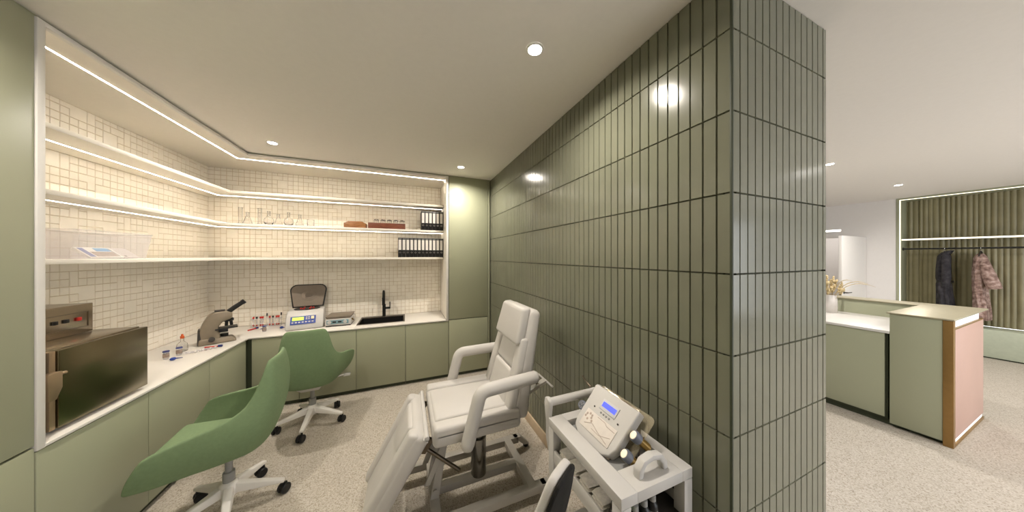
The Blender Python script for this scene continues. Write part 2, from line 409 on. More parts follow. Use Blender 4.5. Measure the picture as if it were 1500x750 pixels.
cabinet('tall_cabinet', 'tall sage green cabinet with split doors in the corner by the tiled wall', 'y', .52, 1.055, [(.045, .752), (.762, 2.648)], 2.648)
bm = nb(); box(bm, XL-.03, XL-.012, 3.449, 3.51, 0, .745); box(bm, XL-.03, -1.473, YB+.012, YB+.03, 0, .745)
solo('corner_post', 'dark green recessed corner post between the two cabinet runs', 'post', bm, M['green_gap'], (XL-.02, YB+.02, 0))
bm = nb(); box(bm, 1.058, XW-.012, YB+.004, YB+.03, 0, 2.648, .001)
solo('filler_strip', 'narrow green filler strip between tall cabinet and tiled wall', 'strip', bm, M['green'], (1.07, YB+.01, 0))

# worktop with a cut-out for the sink
SX0, SX1, SY0, SY1 = -.562, -.016, 3.615, 4.055
t = thing('worktop', 'white L-shaped worktop running along both cabinet runs', 'worktop', (NX+.3, YB+.3, .746))
bm = nb()
box(bm, NX+.001, XL+.006, NL, YB-.006, .746, .76, .002); box(bm, NX+.001, SX0, YB-.006, NY-.004, .746, .76, .002)
box(bm, SX1, NR-.003, YB-.006, NY-.004, .746, .76, .002); box(bm, SX0, SX1, YB-.006, SY0, .746, .76, .002); box(bm, SX0, SX1, SY1, NY-.004, .746, .76, .002)
obj('slab', bm, M['top'], t)

# shelves
def lshelf(zt, label, led):
    t = thing('wall_shelf', label, 'shelf', (NX+.1, NY-.1, zt-.025), 0, 'cream L-shaped wall shelves')
    bm = nb(); s = ND-.26
    prism(bm, [(NX+.004, NL+.001), (NX+s, NL+.001), (NX+s, NY-s), (NR-.001, NY-s), (NR-.001, NY-.004), (NX+.004, NY-.004)], 'z', zt-.028, zt, .002)
    obj('board', bm, M['shelf'], t)
    if led:
        bm = nb(); c = ND-.45; w = .004; z1 = zt-.028; z0 = z1-.0012
        prism(bm, [(NX+c-w, NL+.002), (NX+c+w, NL+.002), (NX+c+w, NY-c-w), (NR-.002, NY-c-w), (NR-.002, NY-c+w), (NX+c-w, NY-c+w)], 'z', z0, z1)
        o = obj('led_strip', bm, M['led'], t); o['label'] = 'glowing warm light strip'
    return t
lshelf(2.310, 'top cream wall shelf with a light strip beneath it, empty', True)
lshelf(1.956, 'middle cream wall shelf with light strip, holding glassware and wooden boxes', True)
lshelf(1.582, 'lowest cream wall shelf without light strip, holding plastic bin and long binder row', False)
t = thing('ceiling_led_strip', 'warm light strip running along the niche ceiling edge', 'light strip', (XL-.15, YB+.15, NZ1))
bm = nb(); c = .15; w = .004
prism(bm, [(XL-c-w, NL+.002), (XL-c+w, NL+.002), (XL-c+w, YB+c-w), (NR-.002, YB+c-w), (NR-.002, YB+c+w), (XL-c-w, YB+c+w)], 'z', NZ1-.001, NZ1)
obj('led_strip', bm, M['cove'], t)

# ------------------------------------------------------------ ceiling lamps
def downlight(x, y, label, power, col, grp):
    t = thing('downlight', label, 'ceiling lamp', (x, y, ZC), 0, grp)
    bm = nb(); lathe(bm, [(.046, ZC-.0005), (.046, ZC-.005), (.036, ZC-.006), (.034, ZC-.002)], 24, Matrix.Translation((x, y, 0)), close=False)
    obj('rim', bm, M['trimw'], t)
    bm = nb(); lathe(bm, [(.034, ZC-.0015), (.034, ZC-.004), (.02, ZC-.0045), (.001, ZC-.0046)], 24, Matrix.Translation((x, y, 0)))
    o = obj('lens', bm, M['lampw'], t); o['label'] = 'glowing lens'
    l = bpy.data.lights.new('downlight_lamp', 'AREA'); l.shape = 'DISK'; l.size = .068; l.energy = power; l.color = col; l.spread = math.radians(156)
    lo = bpy.data.objects.new('downlight_lamp', l); COL.objects.link(lo); lo.parent = t; lo.location = (0, 0, -.008)
    return t
G1 = 'recessed ceiling lamps in the treatment room'; G2 = 'recessed ceiling lamps in the reception'
downlight(.613, 1.19, 'bright round ceiling lamp above the treatment chair, nearest the viewer', SPOT_W, SPOT_WARM, G1)
downlight(-1.16, 3.10, 'ceiling lamp above the corner of the worktop', SPOT_W, SPOT_WARM, G1)
downlight(.606, 3.10, 'ceiling lamp in front of the corner tall cabinet', SPOT_W, SPOT_WARM, G1)
downlight(-1.16, 1.19, 'ceiling lamp in front of the left tall cabinet', SPOT_W, SPOT_WARM, G1)
for (x, y, l) in ((2.24, 1.39, 'added unseen ceiling lamp behind the tiled pillar, lighting the reception desk'), (4.53, 1.39, 'ceiling lamp beside the tiled pillar, above the reception desk'), (6.82, 1.41, 'ceiling lamp between reception desk and wardrobe niche'),  # first entry is an unseen lamp added to brighten the desk front
                  (4.6, -.45, 'ceiling lamp in front of the reception desk end'), (6.85, -.45, 'ceiling lamp in front of the wardrobe niche bench'),
                  (2.5, -.9, 'ceiling lamp in front of the tiled pillar end')):
    downlight(x, y, l, SPOT_R if x != 2.5 else SPOT_R*.9, SPOT_COOL, G2)

# ------------------------------------------------------------ reception room shell
YD0, YD1 = 2.15, 3.0
bm = nb(); box(bm, XP, XF+.6, 3.7, 3.9, 0, ZC); struct(obj('wall_reception_back', bm, M['white_wall']))
bm = nb(); box(bm, XF, XF+.1, 1.772, YD0, 0, ZC); box(bm, XF, XF+.1, YD0, YD1, 1.985, ZC); box(bm, XF, XF+.1, YD1, 3.7, 0, ZC)
box(bm, XF, XF+.5, -2.6, -1.52, 0, ZC)
struct(obj('wall_far', bm, M['white_wall']))
bm = nb(); box(bm, 10.4, 10.5, 1.4, 4.2, 0, ZC); box(bm, XF+.5, 10.5, 1.6, 1.7, 0, ZC); box(bm, XF+.1, 10.5, 4.2, 4.3, 0, ZC); struct(obj('wall_corridor', bm, M['white_wall']))
d = struct(obj('door_1', (lambda b: (box(b, 7.36, 8.44, 2.105, 2.148, .008, 1.975, .003), b)[1])(nb()), M['trimw']))
bm = nb(); tube(bm, [(7.43, 2.104, .93), (7.43, 2.06, .93)], .011, 10); tube(bm, fillet([(7.43, 2.062, .93), (7.44, 2.055, .93), (7.57, 2.055, .93)], .01), .009, 8); cyl(bm, (7.43, 2.105, .93), (7.43, 2.098, .93), .024)
obj('door_handle', bm, M['dark'], d)
bm = nb(); box(bm, 7.353, 7.361, 2.112, 2.141, .82, 1.02, .001); obj('latch_plate', bm, M['dark'], d)
t = thing('wall_lamp', 'slim glowing wall lamp high above the doorway', 'lamp', (XF-.02, 2.6, 2.12))
bm = nb(); box(bm, XF-.03, XF-.001, 2.42, 2.75, 2.11, 2.16, .004); obj('housing', bm, M['trimw'], t)
bm = nb(); box(bm, XF-.036, XF-.0305, 2.425, 2.745, 2.115, 2.155, .002); obj('diffuser', bm, emis('emergency_light', (1, .96, .9), 3), t)
t = thing('added_corridor_lamp', 'added unseen square ceiling lamp lighting the corridor behind the doorway', 'ceiling lamp', (9.5, 3.0, ZC))  # unseen lamp added to brighten the space beyond the doorway
l = bpy.data.lights.new('added_corridor_lamp', 'AREA'); l.energy = 12; l.size = .5; l.color = SPOT_COOL
lo = bpy.data.objects.new('added_corridor_light', l); COL.objects.link(lo); lo.parent = t; lo.location = (0, 0, -.04)
bm = nb(); box(bm, 9.2, 9.8, 2.7, 3.3, ZC-.03, ZC-.001, .004); obj('housing', bm, M['trimw'], t)
bm = nb(); box(bm, 9.22, 9.78, 2.72, 3.28, ZC-.033, ZC-.0305); obj('diffuser', bm, emis('added_corridor_diffuser', (1, .95, .9), 1.5), t)

# wardrobe niche
WB = 8.83; WY1 = 1.736; WY0 = -1.5
def fluted(name, x, y0, y1, z0, z1):
    V = []; F = []; random.seed(3)
    y = y0; edges = [z0]+[z for z in [2.575-.28*k for k in range(12)][::-1] if z0 < z < z1]+[z1]
    strips = []
    while y < y1-.02: w = min(random.choice((.045, .05, .05, .06)), y1-y); strips.append((y, y+w)); y += w
    for (a, b) in strips:
        sa = random.choice((.008, .014, .014, .020, -.006))
        for j in range(len(edges)-1):
            c = edges[j]+.0015; d = edges[j+1]-.0015; amp = sa+random.uniform(-.0015, .0015); n = 7; base = len(V)
            for z in (c, d):
                for k in range(n):
                    q = k/(n-1); V.append((x-.004-amp*math.sin(PI*q) if amp > 0 else x-.016-amp*math.sin(PI*q), a+.001+(b-a-.002)*q, z))
            for k in range(n-1): F.append((base+k, base+n+k, base+n+k+1, base+k+1))
    b0 = len(V); V += [(x, y0, z0), (x, y1, z0), (x, y1, z1), (x, y0, z1)]; F.append((b0, b0+3, b0+2, b0+1))
    b0 = len(V); V += [(x+.02, y0, z0), (x+.02, y1, z0), (x+.02, y1, z1), (x+.02, y0, z1)]; F.append((b0, b0+1, b0+2, b0+3))
    me = bpy.data.meshes.new(name); me.from_pydata(V, [], F); me.materials.append(M['wtile'])
    o = bpy.data.objects.new(name, me); COL.objects.link(o)
    for p in me.polygons: p.use_smooth = True
    me.set_sharp_from_angle(angle=math.radians(50)); return o
struct(fluted('wall_wardrobe', WB, WY0, WY1, .45, ZC-.03))
bm = nb(); box(bm, XF-.004, WB+.02, WY1, WY1+.034, 0, ZC, .001); box(bm, XF-.004, WB+.02, WY0, WY1, ZC-.03, ZC-.001)
struct(obj('trim_4', bm, M['green']))
bm = nb(); box(bm, XF+.004, XF+.016, WY1-.010, WY1, .46, ZC-.03); box(bm, XF+.004, XF+.016, WY0, WY1, ZC-.038, ZC-.0305)
tag(rebase(obj('frame_led_strip', bm, M['ledw']), (XF, WY1, .46)), 'light strip framing the wardrobe niche opening', 'light strip')
bm = nb(); box(bm, XF-.01, WB-.03, WY0, WY1-.002, 0.02, .45, .004)
t = thing('wardrobe_bench', 'pale green bench plinth along the wardrobe niche', 'bench', (XF+.2, 0, 0)); obj('body', bm, mat('pale_sage', (176, 182, 162), .5), t)
bm = nb(); box(bm, XF+.02, WB-.04, WY0, WY1-.002, 0, .02); obj('plinth', bm, M['green_gap'], t)
t = thing('wardrobe_shelf', 'thin lit shelf above the wardrobe rail', 'shelf', (XF+.2, 0, 1.885))
bm = nb(); box(bm, XF+.12, WB-.025, WY0, WY1-.002, 1.89, 1.91); obj('board', bm, M['green'], t)
bm = nb(); box(bm, XF+.112, XF+.1195, WY0, WY1-.002, 1.888, 1.912); obj('led_strip', bm, M['ledw'], t)
bm = nb(); tube(bm, [(8.62, WY0, 1.73), (8.62, WY1-.001, 1.73)], .014, 12); cyl(bm, (8.62, WY1-.012, 1.73), (8.62, WY1-.001, 1.73), .028)
solo('clothes_rail', 'black clothes rail across the wardrobe niche', 'rail', bm, M['black'], (8.62, 1.0, 1.73))

def coat(name, label, y, m, ztop, zbot, wx, wy, belt, flare):
    t = thing(name, label, 'coat', (8.62, y, zbot))
    bm = nb(); n = 40; rows = 34; rings = []
    for j in range(rows+1):
        q = j/rows; z = ztop-(ztop-zbot)*q
        sh = min(1, (q/.07)**.6) if q > 0 else .12
        a = wx*(.35+.65*sh)*(1+.08*q); b = wy*(.35+.65*sh)*(1+flare*max(0, q-.1))
        if belt and .43 < q < .49: a *= .94; b *= .9
        cx = 8.62; cy = y+.01*math.sin(q*5)
        ring = []
        for k in range(n):
            ph = 2*PI*k/n; fold = 1+(.02+.10*q)*math.sin(7*ph+1.3*math.sin(q*4))+.03*math.sin(13*ph+q*9)
            ring.append(bm.verts.new((cx+a*math.cos(ph)*fold, cy+b*math.sin(ph)*fold, z)))
        rings.append(ring)
    for j in range(rows):
        for k in range(n): bm.faces.new((rings[j][k], rings[j+1][k], rings[j+1][(k+1) % n], rings[j][(k+1) % n]))
    bm.faces.new(rings[0]); bm.faces.new(rings[-1][::-1]); bmesh.ops.recalc_face_normals(bm, faces=bm.faces[:])
    obj('body', bm, m, t, sharp=80)
    return t
c1 = coat('long_coat', 'long charcoal belted coat hanging on the rail', 1.325, M['coatd'], 1.665, .56, .15, .062, True, .35)
bm = nb(); tube(bm, fillet([(8.50, 1.30, 1.63), (8.455, 1.29, 1.5), (8.46, 1.285, 1.25), (8.475, 1.30, 1.06)], .1), [.03]+[.042]*(len(fillet([(0, 0, 0), (0, 0, 1), (0, 1, 1), (1, 1, 1)], .1))-2)+[.036], 14)
obj('sleeve', bm, M['coatd'], c1, sharp=80)
bm = nb(); lathe(bm, [(.158, 0), (.164, .008), (.164, .03), (.158, .038)], 30, Matrix.Translation((8.62, 1.325, 1.14)) @ Matrix.Diagonal((1, .47, 1, 1))); obj('belt', bm, M['black'], c1)
bm = nb(); hull8(bm, [(8.48, 1.29, 1.62), (8.76, 1.29, 1.62), (8.76, 1.36, 1.62), (8.48, 1.36, 1.62)], [(8.55, 1.245, 1.70), (8.70, 1.245, 1.70), (8.70, 1.31, 1.69), (8.55, 1.31, 1.69)], .015); obj('collar', bm, M['coatd'], c1, sharp=80)
c2 = coat('fur_coat', 'shaggy pinkish brown fur coat hanging right of the charcoal coat', 1.02, M['fur'], 1.64, .575, .15, .055, False, .30)
bm = nb(); P = [(8.52, .99, 1.58), (8.46, .96, 1.42), (8.45, .93, 1.25), (8.46, .895, 1.09)]
tube(bm, fillet(P, .1), [.03, .04, .044, .047, .05, .052, .055, .058, .06, .06, .062, .062, .064, .06][:len(fillet(P, .1))], 14); obj('sleeve', bm, M['fur'], c2, sharp=80)
def hanger(y, label):
    t = thing('coat_hanger', label, 'hanger', (8.62, y, 1.66))
    bm = nb(); tube(bm, fillet([(8.47, y, 1.60), (8.60, y, 1.672), (8.62, y, 1.68), (8.64, y, 1.672), (8.77, y, 1.60)], .02), .008, 8); obj('bar', bm, M['dark'], t)
    bm = nb(); tube(bm, [(8.62, y, 1.68), (8.62, y, 1.7)]+[(8.62+.019*math.sin(a), y, 1.7295-.0195*math.cos(a)) for a in [k*PI/8 for k in range(1, 14)]], .0028, 6); obj('hook', bm, M['chrome'], t)
hanger(1.325, 'hanger carrying the charcoal coat'); hanger(1.02, 'hanger carrying the fur coat')

# reception desk
t = thing('reception_desk', 'sage green reception desk with brass corner and pink end panel', 'desk', (4.7, 1.5, 0))
DX, DY = 4.2, .61
bm = nb(); box(bm, DX, 5.2, DY+.045, .915, .035, 1.058, .002); obj('end_column', bm, M['green'], t)
bm = nb(); box(bm, DX+.03, 5.2, .93, 3.3, .05, .875, .002); obj('carcass', bm, M['green_gap'], t)
bm = nb(); box(bm, DX+.008, DX+.028, .945, 2.1, .075, .868, .002); box(bm, DX+.008, DX+.028, 2.105, 3.3, .075, .868, .002); obj('front_panel', bm, M['green'], t)
bm = nb(); box(bm, DX+.05, 5.15, DY+.05, 3.3, 0, .05); obj('plinth', bm, M['green_gap'], t)
bm = nb(); box(bm, DX-.005, 5.13, .916, 3.3, .87, .895, .003); obj('lower_worktop', bm, mat('reception_worktop', (206, 203, 197), .35, var=.01), t)
bm = nb(); box(bm, 5.131, 5.37, .93, 3.3, .05, 1.058, .002); box(bm, 5.2, 5.37, DY+.045, .93, .05, 1.058); obj('back_panel', bm, M['green'], t)
bm = nb(); prism(bm, [(DX-.012, DY-.008), (5.40, DY-.008), (5.40, 3.3), (5.12, 3.3), (5.12, .93), (DX-.012, .93)], 'z', 1.06, 1.072, .002); obj('ledge_top', bm, M['champ'], t)
bm = nb(); WAC = mat('white_acrylic', (235, 238, 238), .4, emit=.25); box(bm, DX+.05, 5.17, DY+.012, DY+.044, .99, 1.058); obj('light_band', bm, WAC, t)
bm = nb(); box(bm, DX+.05, 5.22, DY+.003, DY+.044, .0285, .0615); obj('light_band', bm, WAC, t)
bm = nb(); box(bm, DX-.004, DX+.05, DY-.003, DY+.044, 0, 1.058, .001); box(bm, DX+.04, 5.25, DY-.003, DY+.02, 0, .028, .001); box(bm, DX+.04, 5.25, DY, DY+.03, .978, .99); obj('brass_trim', bm, M['brass'], t)
bm = nb(); box(bm, DX+.05, 5.25, DY, DY+.04, .062, .978, .001); obj('end_panel', bm, M['pink'], t)
# vase and grasses
bm = nb(); VX, VY = 4.93, 1.53
lathe(bm, [(.076, 0), (.080, .008), (.083, .06), (.082, .15), (.076, .20), (.07, .218), (.064, .22), (.066, .20), (.072, .15), (.072, .02), (.001, .015)], 32, Matrix.Translation((VX, VY, .8955)))
solo('vase', 'off-white glazed cylinder vase on the lower reception counter', 'vase', bm, M['vase'], (VX, VY, .8955))
t = thing('dried_grasses', 'bunch of dried straw grasses standing in the white vase', 'dried flowers', (VX, VY, .915))
random.seed(11); bs = nb(); bh = nb(); bl = nb()
for k in range(26):
    a = random.uniform(0, 2*PI); R = random.uniform(.03, .16); h = random.uniform(.30, .47)
    p0 = Vector((VX+.02*math.cos(a), VY+.02*math.sin(a), .92)); p3 = Vector((VX+R*math.cos(a), VY+R*math.sin(a), .8955+h))
    pm = p0.lerp(p3, .5)+Vector((-.012*math.cos(a), -.012*math.sin(a), .03)); pts = [p0*(1-q)**2+pm*2*q*(1-q)+p3*q*q for q in [i/6 for i in range(7)]]
    tube(bs, pts, .0016, 5)
    for i in range(9):
        q = .74+.26*i/8; c = p0*(1-q)**2+pm*2*q*(1-q)+p3*q*q
        ico(bh, c+Vector([random.uniform(-.008, .008) for _ in range(3)]), random.uniform(.006, .013), 1, (1, 1, 1.6))
for (dx, dy, dz) in ((.05, -.30, .40), (.02, -.36, .37), (-.08, -.22, .43)):
    p0 = Vector((VX, VY, .93)); p3 = Vector((VX+dx, VY+dy, .8955+dz-.02)); pm = Vector((VX+dx*.35, VY+dy*.35, .8955+.48))
    pts = [p0*(1-q)**2+pm*2*q*(1-q)+p3*q*q for q in [i/12 for i in range(13)]]; tube(bl, pts, [.002]*5+[.004]*6+[.002, .001], 5)
obj('stems', bs, M['straw'], t); obj('seed_heads', bh, M['straw'], t)['kind'] = 'stuff'; obj('arching_blades', bl, M['straw'], t)

# ------------------------------------------------------------ treatment chair (axis along X, centre Y 1.75)
TY = 1.75
t = thing('treatment_chair', 'white padded treatment chair on a steel hydraulic base by the tiled wall', 'treatment chair', (.46, TY, 0))
bm = nb(); z0, z1 = .06, .108; RW = .026
def rail(x0, x1, y): box(bm, x0, x1, y-RW, y+RW, z0, z1, .004)
rail(-.05, .86, 1.985); rail(.16, .77, TY); rail(-.05, .86, 1.515)
box(bm, .135, .19, 1.49, 2.01, z0, z1+.001, .004); box(bm, .735, .79, 1.49, 2.01, z0, z1+.001, .004)
for y in (1.985, 1.515):
    for (xa, xb) in ((.85, .935), (-.04, -.12)):
        hull8(bm, [(xb-.024, y-RW, .028), (xb+.024, y-RW, .028), (xb+.024, y+RW, .028), (xb-.024, y+RW, .028)], [(xa-.03, y-RW, z1), (xa+.03, y-RW, z1), (xa+.03, y+RW, z1), (xa-.03, y+RW, z1)], .004)
obj('base_frame', bm, M['paintw'], t)
for y in (1.985, 1.515):
    for x in (.935, -.12):
        bm = nb(); cyl(bm, (x, y, 0), (x, y, .03), .022, 16, bev=.004); obj('foot', bm, M['black'], t)
bm = nb(); cyl(bm, (.464, TY, .10), (.464, TY, .36), .052, 24, bev=.004); cyl(bm, (.464, TY, .355), (.464, TY, .47), .038, 20); obj('hydraulic_column', bm, mat('grey_steel', (150, 148, 144), .18, metal=1), t)
bm = nb(); box(bm, .40, .54, TY-.07, TY+.07, .455, .485, .004); box(bm, .15, .62, TY-.16, TY-.12, .485, .53, .003); box(bm, .15, .62, TY+.12, TY+.16, .485, .53, .003); box(bm, .36, .42, TY-.16, TY+.16, .485, .53, .003); box(bm, .58, .63, TY-.2, TY+.2, .5, .535, .003)
obj('seat_frame', bm, M['steel_d'], t)
bm = nb()
for dy in (-.09, .09):
    y = TY+dy
    hull8(bm, [(.135, y-.008, .10), (.185, y-.008, .10), (.185, y+.008, .10), (.135, y+.008, .10)], [(.205, y-.008, .50), (.25, y-.008, .50), (.25, y+.008, .50), (.205, y+.008, .50)], .003)
    cyl(bm, (.165, y-.02, .16), (.165, y+.02, .16), .012); cyl(bm, (.215, y-.02, .42), (.215, y+.02, .42), .012)
    hull8(bm, [(.10, y-.03, .22), (.135, y-.03, .22), (.135, y-.014, .22), (.10, y-.014, .22)], [(.205, y-.03, .47), (.24, y-.03, .47), (.24, y-.014, .47), (.205, y-.014, .47)], .003)
obj('lift_arms', bm, M['paintw'], t)
bm = nb(); tube(bm, [(.09, TY-.17, .50), (.30, TY-.17, .30)], .011, 10); obj('gas_strut', bm, M['steel_d'], t); bm = nb(); tube(bm, [(.05, TY+.12, .33), (.05, TY+.12, .20)], .007, 8); obj('leg_rest_stop', bm, M['steel_d'], t)
# seat with side bolsters
bm = nb(); box(bm, .135, .665, TY-.285, TY+.285, .535, .635, .03, 4); obj('seat', bm, M['leather'], t)
seat = [c for c in t.children if c.name.startswith('seat') and 'frame' not in c.name][0]
bm = nb(); hull8(bm, [(.14, TY-.19, .60), (.61, TY-.19, .60), (.61, TY+.19, .60), (.14, TY+.19, .60)], [(.16, TY-.185, .646), (.60, TY-.185, .646), (.60, TY+.185, .646), (.16, TY+.185, .646)], .014, 3); obj('seat_pad', bm, M['leather'], t)
for s in (-1, 1):
    bm = nb(); a, b = sorted((TY+s*.195, TY+s*.285)); box(bm, .14, .66, a, b, .58, .65, .02, 4); obj('side_bolster', bm, M['leather'], t)
# backrest
def bx(z, f): return .585+(z-.60)*.262+f       # front face of the backrest at height z
bm = nb(); hull8(bm, [(bx(.585, .015), TY-.262, .585), (.72, TY-.262, .555), (.72, TY+.262, .555), (bx(.585, .015), TY+.262, .585)],
      [(bx(1.25, .015), TY-.20, 1.245), (.853, TY-.205, 1.225), (.853, TY+.205, 1.225), (bx(1.25, .015), TY+.20, 1.245)], .035, 4)
obj('backrest', bm, M['leather'], t)
def halfw(z): return .262-(z-.585)*.094
for s in (-1, 1):
    bm = nb(); B = []; T = []
    for (z, L) in ((.60, B), (1.06, T)):
        w1 = halfw(z); w0 = w1-.085
        L += [(bx(z, -.012), TY+s*w0, z), (bx(z, .05), TY+s*w0, z), (bx(z, .05), TY+s*w1, z), (bx(z, -.012), TY+s*w1, z)]
    hull8(bm, B, T, .018, 3); obj('side_bolster', bm, M['leather'], t)
bm = nb(); B = []; T = []
for (z, L) in ((.615, B), (.845, T)):
    w = halfw(z)-.09; L += [(bx(z, -.008), TY-w, z), (bx(z, .04), TY-w, z), (bx(z, .04), TY+w, z), (bx(z, -.008), TY+w, z)]
hull8(bm, B, T, .02, 4); obj('lumbar_pad', bm, M['leather'], t)
bm = nb(); B = []; T = []
for (z, L) in ((.85, B), (1.04, T)):
    w = halfw(z)-.09; L += [(bx(z, 0), TY-w, z), (bx(z, .04), TY-w, z), (bx(z, .04), TY+w, z), (bx(z, 0), TY+w, z)]
hull8(bm, B, T, .016, 3); obj('back_pad', bm, M['leather'], t)
bm = nb(); B = []; T = []
for (z, L) in ((1.015, B), (1.25, T)):
    w = halfw(z)-.012; L += [(bx(z, -.042), TY-w, z), (bx(z, .03), TY-w, z+.004), (bx(z, .03), TY+w, z+.004), (bx(z, -.042), TY+w, z)]
hull8(bm, B, T, .024, 4); obj('head_pillow', bm, M['leather'], t)
# arm rests
for s in (-1, 1):
    y = TY+s*.325
    bm = nb(); tube(bm, fillet([(.315, y, .53), (.318, y, .56), (.39, y, .832), (.74, y-s*.02, .845), (.755, y-s*.022, .845)], .045, 6), [.03, .036]+[.038]*13+[.037, .032][:2], 16)
    obj('armrest', bm, M['leather'], t)
    bm = nb(); tube(bm, [(.66, y, .82), (.665, TY+s*.245, .80)], .012, 8); obj('armrest_bracket', bm, M['steel_d'], t); bm = nb(); tube(bm, [(.33, y, .56), (.35, TY+s*.2, .525)], .012, 8); obj('armrest_bracket', bm, M['steel_d'], t)
# leg rest
d60 = Vector((-math.cos(math.radians(60)), 0, -math.sin(math.radians(60)))); nrm = Vector((-math.sin(math.radians(60)), 0, math.cos(math.radians(60))))
LO = Vector((.075, TY, .615))
Lm = Matrix(((d60.x, 0, nrm.x, LO.x), (0, 1, 0, LO.y), (d60.z, 0, nrm.z, LO.z), (0, 0, 0, 1)))
bm = nb(); hull8(bm, [(0, -.255, -.06), (.58, -.215, -.06), (.58, .215, -.06), (0, .255, -.06)], [(.01, -.25, .035), (.565, -.21, .035), (.565, .21, .035), (.01, .25, .035)], .03, 4, Lm); obj('leg_rest', bm, M['leather'], t)
for s in (-1, 1):
    bm = nb(); hull8(bm, [(.005, s*.16, .0), (.56, s*.12, .0), (.56, s*.21, .0), (.005, s*.25, .0)], [(.02, s*.165, .055), (.55, s*.125, .055), (.55, s*.2, .055), (.02, s*.24, .055)], .018, 3, Lm); obj('side_bolster', bm, M['leather'], t)
bm = nb(); hull8(bm, [(.02, -.15, .0), (.2, -.14, .0), (.2, .14, .0), (.02, .15, .0)], [(.03, -.145, .05), (.19, -.13, .05), (.19, .13, .05), (.03, .145, .05)], .02, 4, Lm); obj('calf_pad', bm, M['leather'], t)
bm = nb(); tube(bm, [(.105, TY-.265, .60), (.105, TY+.265, .60)], .013, 10); box(bm, .085, .112, TY-.265, TY+.265, .575, .598, .004); obj('hinge_bar', bm, M['whitep'], t)
for s in (-1, 1):
    bm = nb(); hull8(bm, [(.04, TY+s*.2-.01, .50), (.10, TY+s*.2-.01, .48), (.10, TY+s*.2+.01, .48), (.04, TY+s*.2+.01, .50)], [(.09, TY+s*.2-.01, .58), (.15, TY+s*.2-.01, .55), (.15, TY+s*.2+.01, .55), (.09, TY+s*.2+.01, .58)], .003)
    obj('hinge_bracket', bm, M['steel_d'], t)
# rear lever
bm = nb(); hull8(bm, [(.70, TY-.025, .545), (.72, TY-.025, .525), (.72, TY+.025, .525), (.70, TY+.025, .545)], [(.985, TY-.025, .655), (.99, TY-.025, .635), (.99, TY+.025, .635), (.985, TY+.025, .655)], .002)
box(bm, .66, .83, TY-.05, TY+.05, .505, .53, .003); obj('back_lever', bm, M['paintw'], t)
bm = nb(); tube(bm, [(.99, TY+.11, .646), (.99, TY-.11, .646)], .007, 10); obj('lever_bar', bm, M['whitep'], t)
bm = nb(); tube(bm, [(.80, TY, .70), (.93, TY, .625)], .005, 8); cyl(bm, (.93, TY-.02, .625), (.93, TY+.02, .625), .009); obj('lever_rod', bm, M['steel_d'], t)

# ------------------------------------------------------------ green shell chairs
def cr(keys, s):
    """smooth interpolation of key table [(s, values...)]"""
    s = max(keys[0][0], min(keys[-1][0], s))
    for i in range(len(keys)-1):
        if s <= keys[i+1][0]:
            a, b = keys[i], keys[i+1]; q = (s-a[0])/(b[0]-a[0])
            p0 = keys[max(i-1, 0)]; p3 = keys[min(i+2, len(keys)-1)]
            out = []
            for k in range(1, len(a)):
                m1 = (b[k]-p0[k])/max(1e-6, b[0]-p0[0])*(b[0]-a[0]); m2 = (p3[k]-a[k])/max(1e-6, p3[0]-a[0])*(b[0]-a[0])
                out.append((2*q**3-3*q*q+1)*a[k]+(q**3-2*q*q+q)*m1+(-2*q**3+3*q*q)*b[k]+(q**3-q*q)*m2)
            return out
def chair_shell():
    bm = nb(); NS = 56; rows = 12
    T = [(0, -.245, 0, .952), (.2, -.236, .10, .952), (.275, -.222, .143, .945), (.31, -.212, .155, .90), (.37, -.178, .172, .79), (.44, -.135, .20, .705), (.55, -.05, .238, .66), (.75, .07, .275, .635), (.9, .165, .302, .612), (1, .205, .312, .59)]
    K = [(0, -.322, 0), (.2, -.312, .115), (.28, -.30, .19), (.36, -.262, .222), (.44, -.20, .235), (.55, -.06, .26), (.75, .09, .283), (.9, .19, .305), (1, .258, .315)]
    B = [(0, -.19, 0, .415), (.2, -.185, .075, .415), (.28, -.172, .115, .415), (.36, -.15, .148, .415), (.44, -.11, .17, .415), (.55, -.03, .192, .413), (.75, .10, .215, .41), (.9, .20, .248, .414), (1, .286, .268, .425)]
    grid = []
    for i in range(NS+1):
        s = -1+2*i/NS; a = abs(s); sg = 1 if s >= 0 else -1
        t = cr(T, a); k = cr(K, a); b = cr(B, a); kz = (t[2]+b[2])/2; colv = []
        for (sc, dz) in ((.35, -.012), (.7, -.012)): colv.append(bm.verts.new((.06+(b[0]-.06)*sc, sg*b[1]*sc, b[2]+dz)))
        for j in range(rows+1):
            r = j/rows; p = (1-r)**2; q = 2*r*(1-r); w = r*r
            colv.append(bm.verts.new((b[0]*p+k[0]*q+t[0]*w, sg*(b[1]*p+k[1]*q+t[1]*w), b[2]*p+kz*q+t[2]*w)))
        grid.append(colv)
    for i in range(NS):
        for j in range(len(grid[0])-1): bm.faces.new((grid[i][j], grid[i+1][j], grid[i+1][j+1], grid[i][j+1]))
    bmesh.ops.recalc_face_normals(bm, faces=bm.faces[:])
    return bm
